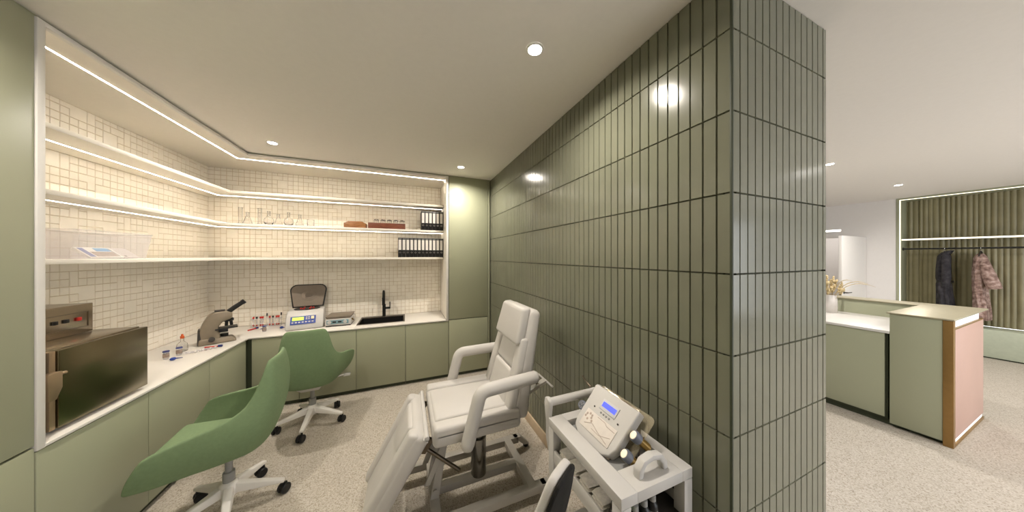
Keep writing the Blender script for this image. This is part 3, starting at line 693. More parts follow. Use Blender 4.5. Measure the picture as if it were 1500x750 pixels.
def make_chair(label, base_ang, rz):
    t = thing('swivel_chair', label, 'chair', (0, 0, 0), 0, 'green swivel chairs')
    sh = obj('shell', chair_shell(), M['felt'], t, local=True, sharp=180)
    md = sh.modifiers.new('thickness', 'SOLIDIFY'); md.thickness = .026; md.offset = 0
    md = sh.modifiers.new('smooth', 'SUBSURF'); md.levels = 1; md.render_levels = 2
    bm = nb(); vs = box(bm, -.165, .27, -.185, .185, .42, .50, .035, 4)
    for v in vs:
        k = 1-.18*max(0, -v.co.x/.175); v.co.y *= k; v.co.z += .03*max(0, v.co.x/.33)
    obj('seat_cushion', bm, M['felt'], t, local=True, sharp=180)
    bm = nb(); hull8(bm, [(-.09, -.07, .345), (.10, -.06, .345), (.10, .06, .345), (-.09, .07, .345)], [(-.15, -.10, .40), (.20, -.12, .40), (.20, .12, .40), (-.15, .10, .40)], .012, 3); obj('tilt_mechanism', bm, M['whitep'], t, local=True)
    bm = nb(); tube(bm, fillet([(.05, -.06, .39), (.06, -.20, .385), (.10, -.26, .38)], .03), .008, 8); hull8(bm, [(.06, -.30, .372), (.12, -.30, .372), (.12, -.24, .372), (.06, -.24, .372)], [(.065, -.295, .386), (.115, -.295, .386), (.115, -.245, .386), (.065, -.245, .386)], .003); obj('tilt_lever', bm, M['whitep'], t, local=True)
    bm = nb(); cyl(bm, (0, 0, .24), (0, 0, .35), .018, 20); cyl(bm, (0, 0, .17), (0, 0, .245), .029, 20, bev=.003); obj('gas_column', bm, M['greyp'], t, local=True)
    bm = nb(); lathe(bm, [(.045, .10), (.05, .12), (.046, .165), (.032, .185)], 24)
    for k in range(5):
        R = Matrix.Rotation(base_ang-rz+k*2*PI/5, 4, 'Z')
        hull8(bm, [(.02, -.030, .115), (.275, -.017, .080), (.275, .017, .080), (.02, .030, .115)], [(.02, -.022, .172), (.275, -.014, .098), (.275, .014, .098), (.02, .022, .172)], .005, 2, R)
    obj('star_base', bm, M['trimw'], t, local=True)
    for k in range(5):
        A = base_ang-rz+k*2*PI/5; R = Matrix.Rotation(A, 4, 'Z') @ Matrix.Translation((.262, 0, 0)) @ Matrix.Rotation(.9+k*1.7, 4, 'Z')
        bm = nb()
        for s in (-1, 1): cyl(bm, (.012, s*.006, .031), (.012, s*.027, .031), .031, 18, R, bev=.006)
        box(bm, -.01, .03, -.007, .007, .02, .066, .004, 2, R); cyl(bm, (0, 0, .05), (0, 0, .085), .008, 10, R)
        obj('caster', bm, M['black'], t, local=True)
    return t
ra = math.radians(186); rb = math.radians(93.5)
ca = make_chair('green shell swivel chair in front, seen from the side', math.radians(3), ra); place(ca, (-1.035, 2.19, 0), ra)
cb = make_chair('green shell swivel chair farther back, seen from behind at the worktop', math.radians(53), rb); place(cb, (-.83, 3.02, 0), rb)

# ------------------------------------------------------------ trolley
TX0, TX1, TY0, TY1, TZ = .67, 1.03, .668, 1.15, .78
t = thing('trolley', 'white beauty trolley with handles standing against the tiled wall', 'trolley', ((TX0+TX1)/2, (TY0+TY1)/2, 0))
bm = nb(); IX0, IX1, IY0, IY1 = .745, .975, .765, 1.095
box(bm, TX0, IX0, TY0, TY1, TZ-.04, TZ, .002); box(bm, IX1, TX1, TY0, TY1, TZ-.04, TZ, .002); box(bm, IX0, IX1, TY0, IY0, TZ-.04, TZ, .002); box(bm, IX0, IX1, IY1, TY1, TZ-.04, TZ, .002)
obj('top_frame', bm, M['whitep'], t)
bm = nb(); box(bm, IX0, IX1, IY0, IY1, TZ-.04, TZ-.032); obj('tray', bm, M['greyp'], t)
for x in (TX0, TX1-.045):
    for y in (TY0, TY1-.045):
        bm = nb(); box(bm, x, x+.045, y, y+.045, .06, TZ-.041, .003); obj('post', bm, M['whitep'], t)
        bm = nb(); cyl(bm, (x+.0225, y+.012, .024), (x+.0225, y+.033, .024), .024, 16, bev=.004); box(bm, x+.012, x+.033, y+.008, y+.037, .03, .06, .003); obj('caster', bm, M['black'], t)
for z in (.60, .25):
    bm = nb(); box(bm, TX0+.004, TX1-.004, TY0+.004, TY1-.004, z-.018, z, .002)
    box(bm, TX0+.002, TX0+.014, TY0+.046, TY1-.046, z-.02, z+.045, .002); box(bm, TX1-.014, TX1-.002, TY0+.046, TY1-.046, z-.02, z+.045, .002)
    box(bm, TX0+.046, TX1-.046, TY0+.002, TY0+.014, z-.02, z+.012, .002); obj('shelf', bm, M['whitep'], t)
bm = nb(); box(bm, TX1-.013, TX1-.008, TY0+.046, TY1-.046, .28, TZ-.042); obj('back_panel', bm, M['black'], t)
bm = nb(); box(bm, TX0+.015, TX1-.015, TY0+.016, TY1-.016, .6005, .603); obj('shelf_mat', bm, M['dark'], t)
# near arch handle
bm = nb(); P = [(.787, TZ-.002), (.79, TZ+.03), (.815, TZ+.06), (.862, TZ+.07), (.91, TZ+.06), (.935, TZ+.03), (.938, TZ-.002), (.915, TZ-.002), (.91, TZ+.024), (.895, TZ+.042), (.862, TZ+.049), (.829, TZ+.042), (.814, TZ+.024), (.81, TZ-.002)]
prism(bm, P, 'y', .70, .732, .006); obj('arch_handle', bm, M['whitep'], t)
# far bar handle
for x in (.672, 1.0):
    bm = nb(); prism(bm, [(TY1-.02, .62), (TY1+.012, .60), (TY1+.035, .66), (TY1+.036, .75), (TY1+.052, .83), (TY1+.045, .862), (TY1+.02, .872), (TY1-.002, .858), (TY1-.006, .83), (TY1+.002, .785), (TY1-.002, .74)], 'x', x, x+.022, .006); obj('handle_bracket', bm, M['whitep'], t)
bm = nb(); tube(bm, [(.69, TY1+.022, .842), (1.005, TY1+.022, .842)], .02, 18); obj('bar_handle', bm, M['whitep'], t)

# facial device on the trolley
t = thing('facial_device', 'white facial treatment device with blue display and side probes on trolley', 'device', (.85, .95, TZ-.032))
zt = TZ-.032
e0 = Vector((.775, .955, zt+.03)); e1 = Vector((.925, .955, zt+.185))
up = (e1-e0).normalized(); nn = Vector((-up.z, 0, up.x)); Lh = (e1-e0).length
Dm = Matrix(((0, up.x, nn.x, e0.x), (-1, up.y, nn.y, e0.y), (0, up.z, nn.z, e0.z), (0, 0, 0, 1)))   # local x = -Y (right), y = up the panel, z = outward
bm = nb(); O = [(-.128, .03), (-.115, -.004), (-.075, -.026), (0, -.035), (.075, -.026), (.115, -.004), (.128, .03), (.135, Lh), (-.135, Lh)]
prism(bm, O, 'z', -.042, 0, .006, 3, Dm); obj('panel', bm, M['whitep'], t)
bm = nb(); hull8(bm, [(.775, .845, zt), (.965, .845, zt), (.965, 1.065, zt), (.775, 1.065, zt)], [(.80, .85, zt+.03), (.965, .85, zt+.165), (.965, 1.06, zt+.165), (.80, 1.06, zt+.03)], .006); obj('base', bm, M['steel'], t)
bm = nb(); box(bm, -.095, .095, .012, .095, .0, .003, .002, 2, Dm); obj('lower_plate', bm, mat('pearl_plate', (214, 206, 198), .4), t)
bm = nb()
for k in range(7):
    a = k*.9; c = Vector((-.06+.012*math.cos(a)*(1+.3*k % 2), .066+.014*math.sin(a)))
    lathe(bm, [(.0055, .003), (.006, .0036), (.003, .004)], 10, Dm @ Matrix.Translation((c.x, c.y, 0)))
tube(bm, [(-.07, .03, .0036), (-.03, .05, .0036), (.02, .035, .0036), (.08, .022, .0036)], .0012, 5, mtx=Dm); tube(bm, [(-.02, .03, .0036), (.03, .028, .0036), (.085, .05, .0036)], .001, 5, mtx=Dm)
tube(bm, fillet([(-.02, .088, .0036), (.03, .088, .0036), (.04, .08, .0036), (.09, .08, .0036)], .006), .0012, 5, mtx=Dm); obj('flower_print', bm, mat('taupe_print', (176, 160, 148), .6), t)
bm = nb(); box(bm, -.045, .055, .125, .175, 0, .004, .002, 2, Dm); obj('display_bezel', bm, mat('display_grey', (196, 196, 198), .4), t)
bm = nb(); box(bm, -.036, .046, .14, .164, .004, .0055, .0005, 1, Dm); obj('display', bm, M['lcdb'], t)
for k in range(4):
    bm = nb(); lathe(bm, [(.0045, 0), (.0045, .003), (.003, .004)], 12, Dm @ Matrix.Translation((-.022+k*.017, .113, 0))); obj('button', bm, M['greyp'], t)
for k in (-.07, .08):
    bm = nb(); lathe(bm, [(.004, 0), (.004, .003), (.002, .004)], 12, Dm @ Matrix.Translation((k, .118, 0))); obj('knob', bm, M['dark'], t)
bm = nb(); O = [(-.16, -.02), (.165, -.02)]+[(.165+.02*math.cos(a)-.02, Lh+.0+.02*math.sin(a)) for a in (0, .5, 1, PI/2)]+[(-.14+.02*math.cos(a), Lh+.0+.02*math.sin(a)) for a in (PI/2, 2.1, 2.6, PI)]
prism(bm, O, 'z', -.066, -.061, .0015, 2, Dm); obj('clear_holder', bm, M['smoke'], t)
def probe(px, py, pz, kind, ext):
    R = Dm @ Matrix.Translation((px, py, pz)) @ Matrix.Rotation(math.radians(-18 if px > 0 else 20), 4, 'Y')
    bm = nb(); cyl(bm, (0, 0, -.06), (0, 0, 0), .0165, 18, R, bev=.002); o = obj('probe', bm, M['gold'], t)
    bm = nb(); lathe(bm, [(.017, -.012), (.022, -.008), (.023, .014), (.019, .02)], 20, R); obj('probe_ring', bm, M['bluegrey'], o)
    bm = nb()
    if kind == 'lens': lathe(bm, [(.017, .018), (.0165, .0225), (.008, .0245), (.001, .025)], 20, R); obj('probe_lens', bm, M['cream_lit'], o)
    else:
        for a in range(6): ico(bm, (.011*math.cos(a*1.05), .011*math.sin(a*1.05), .021), .004, 1, mtx=R)
        ico(bm, (0, 0, .021), .004, 1, mtx=R); obj('probe_lens', bm, M['chrome'], o)
probe(.158, .125, -.03, 'lens', 1); probe(.163, .045, -.03, 'lens', 1); probe(-.158, .085, -.03, 'dots', 1)
bm = nb(); tube(bm, [(.905, 1.115, .905), (.90, 1.155, .925), (.897, 1.165, .938)], [.007, .004, .003], 8); ico(bm, (.896, 1.168, .941), .006, 1); obj('wand', bm, M['steel_d'], t)
bm = nb(); lathe(bm, [(.012, 0), (.013, .003), (.002, .004)], 16, frame((.808, .8449, zt+.014), (1, 0, 0), (0, -1, 0))); obj('knob', bm, M['dark'], t)
bm = nb(); tube(bm, [(.88+.018*math.cos(a), .80+.012*math.sin(a)+.0, zt+.004+.004*a/6) for a in [k*.5 for k in range(22)]], .003, 6); tube(bm, fillet([(.885, .79, zt+.01), (.90, .80, zt+.05), (.915, .79, zt+.10)], .03), .0028, 6); obj('cable', bm, M['steel_d'], t)

# towels and bottles on the trolley shelf
def towel_mesh():
    bm = nb()
    for k in range(5):
        z = .0075+k*.0135
        tube(bm, [(x, 0, z+.0035*math.sin(x*40+k)) for x in [-.09+.18*i/9 for i in range(10)]], [.032]+[.036]*8+[.032], 14, sy=.19)
    for v in bm.verts: v.co.y *= 1+.0*v.co.x
    return bm
tw = solo('folded_towel', 'folded grey towel on the trolley shelf, nearest the bottles', 'towel', towel_mesh(), M['towel'], (.77, .80, .6045), 'folded towels on the trolley shelf', local=True, sharp=80)
for i, l in enumerate(['second folded grey towel from the bottles on the trolley shelf', 'third folded grey towel from the bottles on the trolley shelf', 'folded grey towel at the far end of the trolley shelf']):
    dup(tw, (.77, .878+.078*i, .6045), random.uniform(-.06, .06), l)
def bottle_mesh(r, h):
    bm = nb(); lathe(bm, [(r*.9, 0), (r, .004), (r, h*.62), (r*.85, h*.7), (r*.4, h*.78), (r*.4, h*.82)], 20); return bm
def shelf_bottle(x, y, label, cap, capm, h=.10, r=.019):
    t = thing('cosmetic_bottle', label, 'bottle', (0, 0, 0), 0, 'dark cosmetic bottles on the trolley')
    obj('body', bottle_mesh(r, h), M['black'], t, local=True)
    bm = nb(); lathe(bm, [(r*.62, h*.79), (r*.66, h*.8), (r*.62, h), (r*.3, h*1.02)], 18); obj('cap', bm, capm, t, local=True)
    bm = nb(); lathe(bm, [(r+.0004, h*.2), (r+.0004, h*.5)], 20, close=False)
    obj('label', bm, M['greyp'], t, local=True)
    place(t, (x, y, .6035), random.uniform(0, 6)); return t
for (x, y, l, cm) in ((.728, .705, 'dark bottle with lime cap on the trolley shelf', M['lime']), (.727, .752, 'dark bottle with bright blue cap by the towels', M['blue']),
                      (.765, .70, 'black bottle with grey cap, leftmost in trolley end opening', M['greyp']), (.812, .702, 'black bottle with grey cap, middle front of trolley end opening', M['greyp']),
                      (.858, .705, 'black bottle with grey cap, rightmost in trolley end opening', M['greyp'])):
    shelf_bottle(x, y, l, 'c', cm)

# ------------------------------------------------------------ stool in the foreground
t = thing('stool', 'stool with white padded backrest and black rear shell in front of the trolley', 'stool', (.30, .86, 0))
f = Vector((-.50, .86, 0)).normalized(); rgt = Vector((f.y, -f.x, 0))
up = Vector((-f.x*.27, -f.y*.27, .96)).normalized(); fn = rgt.cross(up)*-1
fn = fn if fn.dot(f) > 0 else -fn
SB = Matrix(((rgt.x, fn.x, up.x, .441), (rgt.y, fn.y, up.y, .660), (rgt.z, fn.z, up.z, .955), (0, 0, 0, 1)))
SM = Matrix(((rgt.x, f.x, 0, .30), (rgt.y, f.y, 0, .86), (0, 0, 1, 0), (0, 0, 0, 1)))
def bk(y0, y1, ins, name, m, r):
    bm = nb(); O = []
    for (w, z) in ((.10, -.38), (.13, -.33), (.135, -.25), (.118, -.17), (.098, -.11), (.078, -.06), (.068, -.03), (.052, -.008), (.03, 0)): O.append((w-ins, z-ins*.4 if z > -.1 else z+ins))
    pts = O+[(-x, z) for (x, z) in O[::-1]]
    prism(bm, pts, 'y', y0, y1, r, 3, SB); return obj(name, bm, m, t)
bk(0, .028, 0, 'back_pad', M['leather'], .010); bk(-.012, 0, .0, 'rear_shell', M['blackmat'], .005)
bm = nb(); tube(bm, fillet([(0, -.165, .70), (0, -.17, .46), (0, -.10, .40), (0, .0, .395)], .04), .014, 10, mtx=SM); obj('back_support', bm, M['chrome'], t)
bm = nb(); lathe(bm, [(.15, .40), (.165, .41), (.17, .445), (.155, .465), (.001, .47)], 32, SM); obj('seat', bm, M['leather'], t)
bm = nb(); lathe(bm, [(.022, .06), (.022, .28), (.016, .281), (.016, .40)], 16, SM); obj('gas_column', bm, M['chrome'], t)
bm = nb(); lathe(bm, [(.035, .05), (.035, .105), (.025, .11)], 16, SM)
for k in range(5):
    A = SM @ Matrix.Rotation(k*2*PI/5+.3, 4, 'Z'); hull8(bm, [(.0, -.02, .06), (.2, -.012, .055), (.2, .012, .055), (0, .02, .06)], [(0, -.016, .10), (.2, -.01, .072), (.2, .01, .072), (0, .016, .10)], .004, 2, A)
obj('star_base', bm, M['chrome'], t)
for k in range(5):
    A = SM @ Matrix.Rotation(k*2*PI/5+.3, 4, 'Z') @ Matrix.Translation((.19, 0, 0)); bm = nb()
    cyl(bm, (0, -.014, .025), (0, .014, .025), .025, 16, A, bev=.005); box(bm, -.006, .006, -.005, .005, .03, .06, 0, 1, A); obj('caster', bm, M['black'], t)

# ------------------------------------------------------------ sterilizer
WZ = .7605
t = thing('sterilizer', 'brushed steel tabletop sterilizer with control box on left worktop', 'sterilizer', (-1.75, 2.15, WZ))
bm = nb(); box(bm, -2.02, -1.565, 1.885, 2.415, WZ+.016, 1.155, .003); obj('housing', bm, M['steel'], t)
bm = nb(); box(bm, -1.563, -1.53, 1.957, 2.417, WZ+.02, 1.15, .003); obj('door', bm, mat('polished_steel_door', (128, 120, 98), .26, metal=1, var=.06, nscale=3), t)
bm = nb(); box(bm, -1.563, -1.545, 1.885, 1.925, WZ+.02, 1.15, .002); obj('side_pillar', bm, M['blackmat'], t)
bm = nb(); box(bm, -1.563, -1.535, 1.928, 1.952, WZ+.02, 1.15, .002); TAN = mat('tan_metal', (158, 136, 108), .42, metal=.55); obj('hinge_strip', bm, TAN, t)
bm = nb(); prism(bm, [(1.892, 1.055), (1.948, 1.055), (1.948, .98), (1.925, .93), (1.895, .93)], 'x', -1.543, -1.51, .002); cyl(bm, (-1.523, 1.955, 1.04), (-1.523, 1.975, 1.04), .007); box(bm, -1.543, -1.52, 1.91, 1.925, .80, .93, .002); obj('latch', bm, TAN, t)
bm = nb(); box(bm, -2.0, -1.735, 1.885, 2.385, 1.156, 1.322, .003); cb_ = obj('control_box', bm, M['steel'], t)
bm = nb()
for (a, b, c, d) in ((2.16, 2.36, 1.275, 1.277), (2.16, 2.36, 1.19, 1.192), (2.16, 2.162, 1.19, 1.277), (2.358, 2.36, 1.19, 1.277)): box(bm, -1.735, -1.7335, a, b, c, d)
obj('panel_outline', bm, M['steel_d'], cb_)
for y, m in ((2.20, M['black']), (2.25, M['black']), (2.31, M['redlit'])):
    bm = nb(); box(bm, -1.736, -1.728, y-.010, y+.010, 1.230, 1.250, .002); box(bm, -1.7275, -1.726, y-.002, y+.003, 1.237, 1.243); obj('switch', bm, m, cb_)
for (x, y) in ((-1.99, 1.91), (-1.99, 2.39), (-1.6, 1.91), (-1.6, 2.39)):
    bm = nb(); cyl(bm, (x, y, WZ), (x, y, WZ+.018), .016, 14); obj('foot', bm, M['black'], t)

# ------------------------------------------------------------ microscope
ma = math.radians(26)
t = thing('microscope', 'taupe compound microscope on the worktop near the corner', 'microscope', (-1.70, 3.42, WZ), ma)
Mm = WORLD[t]
def L(bm): bm.transform(Mm); return bm
bm = nb(); hull8(bm, [(-.12, -.07, 0), (.13, -.06, 0), (.13, .06, 0), (-.12, .07, 0)], [(-.115, -.062, .06), (.10, -.045, .05), (.10, .045, .05), (-.115, .062, .06)], .012, 3); obj('foot', L(bm), M['scope'], t)
bm = nb(); prism(bm, [(-.12, .02), (-.118, .12), (-.095, .20), (-.06, .27), (-.02, .298), (.06, .302), (.095, .285), (.10, .25), (.09, .222), (.06, .212), (.03, .195), (.008, .16), (.006, .12), (.016, .085), (.02, .05), (.0, .03)], 'y', -.052, .052, .014, 3); obj('arm', L(bm), M['scope'], t)
bm = nb(); hull8(bm, [(-.125, -.062, .0), (-.10, -.062, .0), (-.10, .062, .0), (-.125, .062, .0)], [(-.122, -.05, .15), (-.105, -.05, .15), (-.105, .05, .15), (-.122, .05, .15)], .008, 3); obj('back_cover', L(bm), M['dark'], t)
bm = nb(); box(bm, -.02, .05, -.035, .035, .302, .312, .003); obj('top_cap', L(bm), M['dark'], t)
for s in (-1, 1):
    bm = nb(); tube(bm, [(.06, s*.025, .275), (.115, s*.027, .325), (.17, s*.027, .368)], [.019, .018, .017], 14); tube(bm, [(.165, s*.027, .364), (.185, s*.027, .38)], .020, 14); obj('eyepiece', L(bm), M['black'], t)
bm = nb(); lathe(bm, [(.036, .195), (.040, .20), (.040, .218), (.034, .224)], 20, Matrix.Translation((.07, 0, 0)))
for a in (0, 2.1, 4.2):
    x, y = .07+.018*math.cos(a), .018*math.sin(a); cyl(bm, (x, y, .203), (.07+.024*math.cos(a), .024*math.sin(a), .153), .012, 12)
obj('objective_turret', L(bm), M['black'], t)
bm = nb(); hull8(bm, [(-.015, -.065, .128), (.135, -.065, .132), (.135, .065, .132), (-.015, .065, .128)], [(-.015, -.065, .138), (.135, -.065, .142), (.135, .065, .142), (-.015, .065, .138)], .003); box(bm, .0, .07, -.03, .03, .095, .128, .004); obj('stage', L(bm), M['black'], t)
bm = nb(); cyl(bm, (.045, 0, .05), (.045, 0, .08), .028, 18); obj('condenser', L(bm), M['black'], t)
bm = nb(); cyl(bm, (-.035, -.064, .05), (-.035, -.085, .05), .022, 20, bev=.003); cyl(bm, (-.035, .064, .05), (-.035, .085, .05), .022, 20, bev=.003); obj('focus_knob', L(bm), M['dark'], t)

# ------------------------------------------------------------ small things on the worktop
def jar(x, y, label):
    t = thing('sample_jar', label, 'jar', (x, y, WZ), 0, 'clear sample jars')
    bm = nb(); lathe(bm, [(.0145, 0), (.0165, .003), (.017, .058), (.0155, .058), (.0145, .005), (.001, .004)], 20); obj('body', bm, M['acryl'], t, local=True)
    bm = nb(); lathe(bm, [(.0174, .014), (.0176, .014), (.0176, .044), (.0174, .044)], 20, close=False); obj('label', bm, M['print'], t, local=True)
    bm = nb(); lathe(bm, [(.019, .0582), (.019, .066), (.017, .068), (.001, .068)], 20); obj('lid', bm, M['dblue'], t, local=True)
jar(-1.81, 3.02, 'clear sample jar with blue lid, nearest the sterilizer'); jar(-1.78, 3.10, 'clear sample jar with blue lid, beside the orange capped bottle')
jar(-1.455, 3.70, 'clear sample jar with blue lid in front of the tube rack'); 
def blue_cap(x, y, rz, label):
    t = thing('pipette_bulb', label, 'pipette', (x, y, WZ), rz, 'small blue pipettes')
    bm = nb(); ico(bm, (0, 0, .013), .015, 2, (1.2, .9, .85)); obj('bulb', bm, M['blue'], t, local=True)
    bm = nb(); tube(bm, [(.014, 0, .012), (.05, 0, .006)], [.005, .0025], 8); obj('tip', bm, M['dblue'], t, local=True)
blue_cap(-1.735, 2.96, .8, 'small blue pipette lying in front of the two jars'); blue_cap(-1.335, 3.79, .4, 'small blue pipette lying left of the centrifuge'); blue_cap(-1.50, 3.80, 2.6, 'small blue pipette lying in front of the tube rack')
t = thing('dropper_bottle', 'clear flask bottle with orange dropper cap behind the jars', 'bottle', (-1.83, 3.22, WZ))
bm = nb(); lathe(bm, [(.030, 0), (.034, .004), (.034, .045), (.03, .066), (.013, .085), (.010, .09), (.010, .118), (.008, .118), (.008, .09), (.027, .066), (.031, .045), (.031, .008), (.001, .006)], 24); obj('body', bm, M['glass'], t, local=True)
bm = nb(); lathe(bm, [(.0115, .112), (.0125, .114), (.0125, .132), (.008, .135), (.006, .15), (.001, .151)], 18); obj('cap', bm, M['orange'], t, local=True)
def vial_row():
    for k in range(5):
        t = thing('specimen_tube', 'clear specimen tube lying in the bundle before the microscope', 'tube', (-1.735+.022*k, 3.105+.020*k, WZ), .5, 'clear tubes lying on the worktop')
        bm = nb(); tube(bm, [(-.04, 0, .009), (-.035, 0, .009), (.035, 0, .009), (.04, 0, .009)], [.005, .0085, .0085, .0085], 12); obj('body', bm, M['acryl'], t, local=True)
        bm = nb(); cyl(bm, (.039, 0, .0095), (.052, 0, .0095), .0095, 12); obj('cap', bm, M['whitep'], t, local=True)
vial_row()
def syringe(x, y, rz, label):
    t = thing('blood_tube', label, 'tube', (x, y, WZ), rz, 'red blood tubes lying down')
    bm = nb(); tube(bm, [(-.055, 0, .008), (-.05, 0, .008), (.035, 0, .008)], [.003, .007, .007], 12); obj('body', bm, M['red'], t, local=True)
    bm = nb(); cyl(bm, (.0355, 0, .010), (.065, 0, .010), .010, 14, bev=.002); obj('cap', bm, M['dblue'], t, local=True)
syringe(-1.64, 3.235, .05, 'red blood tube with navy cap lying in front of microscope'); syringe(-1.615, 3.84, 1.2, 'red blood tube with navy cap lying left of the tube rack')

# tube rack
t = thing('tube_rack', 'clear acrylic test tube rack standing in the worktop corner', 'rack', (-1.54, 3.98, WZ))
bm = nb()
for z in (.004, .035, .09): box(bm, -1.69, -1.40, 3.955, 4.005, WZ+z-.003, WZ+z+.002, .001)
obj('plates', bm, M['acryl'], t)
for x in (-1.685, -1.54, -1.405):
    bm = nb(); cyl(bm, (x, 3.98, WZ), (x, 3.98, WZ+(.125)), .004, 10); o = obj('post', bm, M['acryl'], t)
    if x > -1.6: bm = nb(); cyl(bm, (x, 3.98, WZ+.123), (x, 3.98, WZ+.155), .007, 12); obj('tip', bm, M['black'], o)
k = 0
for x, m in ((-1.665, 'red'), (-1.635, 'black'), (-1.60, 'red'), (-1.58, 'red'), (-1.515, 'red'), (-1.485, 'black'), (-1.45, 'red'), (-1.43, 'red')):
    t = thing('test_tube', '%s capped blood tube, %s from the left in the tube rack' % (m, ordinal(k)), 'tube', (x, 3.98, WZ+.0065), 0, 'capped tubes in the rack'); k += 1
    bm = nb(); lathe(bm, [(.001, 0), (.005, .002), (.0075, .008), (.0075, .10), (.0065, .10), (.0065, .04), (.001, .0395)], 14); obj('body', bm, M['acryl'], t, local=True)
    bm = nb(); lathe(bm, [(.001, .001), (.0045, .0025), (.0078, .008), (.0078, .020), (.001, .0202)], 14); obj('blood', bm, M['red'], t, local=True)
    bm = nb(); lathe(bm, [(.009, .093), (.0095, .095), (.0095, .112), (.008, .114)], 14); obj('cap', bm, M[m], t, local=True)

# centrifuge
t = thing('centrifuge', 'white benchtop centrifuge with open lid and blue control panel', 'centrifuge', (-1.105, 3.815, WZ), math.radians(10))
Mm = WORLD[t]
bm = nb(); prism(bm, [(-.185, 0), (.165, 0), (.165, .195), (-.05, .20), (-.11, .165), (-.18, .05)], 'x', -.175, .175, .018, 3); obj('body', L(bm), M['whitep'], t)
pn = Vector((0, -.86, .5)).normalized(); PM = Mm @ frame((0, -.1505, .1065), (1, 0, 0), Vector((0, -.115, .07)))
bm = nb(); box(bm, -.13, .10, -.05, .045, .0, .004, .0015, 1, PM); obj('control_panel', bm, M['blue'], t)
bm = nb(); box(bm, -.115, -.01, -.005, .035, .004, .006, .0005, 1, PM); obj('display', bm, M['lcdg'], t)
bm = nb()
for k in range(7): box(bm, -.118+.03*k, -.1+.03*k, -.035, -.02, .004, .007, .001, 1, PM)
for k in range(2):
    for j in range(2): box(bm, .006+.022*k, .022+.022*k, .0+.02*j, .013+.02*j, .004, .007, .001, 1, PM)
obj('buttons', bm, M['whitep'], t)
bm = nb(); box(bm, .055, .085, .0, .035, .004, .012, .004, 2, PM); obj('dial', bm, mat('cream_dial', (222, 210, 170), .4), t)
bm = nb(); lathe(bm, [(.125, .199), (.13, .204), (.128, .206), (.115, .203), (.11, .195)], 32, Matrix.Translation((0, .055, 0)) @ Matrix.Diagonal((1, .80, 1, 1)), close=False); obj('rim', L(bm), M['black'], t)
bm = nb(); lathe(bm, [(.112, .1985), (.05, .2005), (.03, .21), (.001, .212)], 28, Matrix.Translation((0, .055, 0)) @ Matrix.Diagonal((1, .8, 1, 1))); obj('rotor', L(bm), M['dark'], t)
bm = nb()
for k in range(6): a = k*PI/3; cyl(bm, (.06*math.cos(a), .055+.05*math.sin(a), .199), (.06*math.cos(a), .055+.05*math.sin(a), .215), .010, 12)
obj('rotor_tubes', L(bm), M['red'], t)
LM = Mm @ frame((0, .15, .205), (1, 0, 0), Vector((0, -.965, .26)))      # lid: local y = up
def rr(w, h, r, z0=0): 
    P = [(-w+.03, z0), (w-.03, z0)]
    for a in range(6): q = a/5*PI/2; P.append((w-r+r*math.cos(q), h-r+r*math.sin(q)))
    for a in range(6): q = PI/2+a/5*PI/2; P.append((-w+r+r*math.cos(q), h-r+r*math.sin(q)))
    return P
bm = nb(); prism(bm, rr(.185, .285, .07), 'z', -.03, 0, .006, 2, LM); o = obj('lid', bm, M['black'], t)
bm = nb(); prism(bm, rr(.172, .272, .062, .012), 'z', 0, .005, .001, 1, LM); obj('lid_liner', bm, M['lidgrey'], o)
for r0, nm, mm in ((.085, 'lid_ring', M['lidgrey']), (.052, 'lid_boss', M['lidgrey'])):
    bm = nb(); lathe(bm, [(r0, .005), (r0, .009), (r0-.012, .009), (r0-.014, .0065), (.001, .0065)], 28, LM @ Matrix.Translation((.005, .145, 0)) @ Matrix.Diagonal((1, .78, 1, 1))); obj(nm, bm, mm, o)
# digital scale / hotplate
t = thing('hotplate', 'low white laboratory hotplate with grey top plate beside centrifuge', 'hotplate', (-.75, 3.80, WZ), 0)
bm = nb(); box(bm, -.885, -.62, 3.655, 3.93, WZ+.012, WZ+.088, .006, 2); obj('body', bm, M['whitep'], t)
bm = nb(); box(bm, -.88, -.625, 3.66, 3.925, WZ, WZ+.013); obj('foot', bm, M['black'], t)
bm = nb(); hull8(bm, [(-.872, 3.67, WZ+.088), (-.633, 3.67, WZ+.088), (-.633, 3.92, WZ+.088), (-.872, 3.92, WZ+.088)], [(-.882, 3.66, WZ+.118), (-.622, 3.66, WZ+.118), (-.622, 3.93, WZ+.118), (-.882, 3.93, WZ+.118)], .004); obj('top_plate', bm, M['lidgrey'], t)
bm = nb(); box(bm, -.868, -.645, 3.651, 3.6555, WZ+.03, WZ+.076, .001); obj('control_panel', bm, M['teal'], t)
for x in (-.84, -.68):
    bm = nb(); lathe(bm, [(.019, 0), (.02, .003), (.017, .012), (.005, .013)], 20, frame((x, 3.651, WZ+.053), (1, 0, 0), (0, -1, 0))); obj('knob', bm, M['whitep'], t)
for x in (-.79, -.735):
    bm = nb(); box(bm, x-.018, x+.018, 3.648, 3.6515, WZ+.046, WZ+.062, .001); obj('display', bm, M['black'], t)
for y in (3.70, 3.76):
    bm = nb(); cyl(bm, (-.62, y, WZ+.07-.4*(y-3.7)), (-.605, y, WZ+.07-.4*(y-3.7)), .008, 12); obj('socket', bm, M['gold'], t)
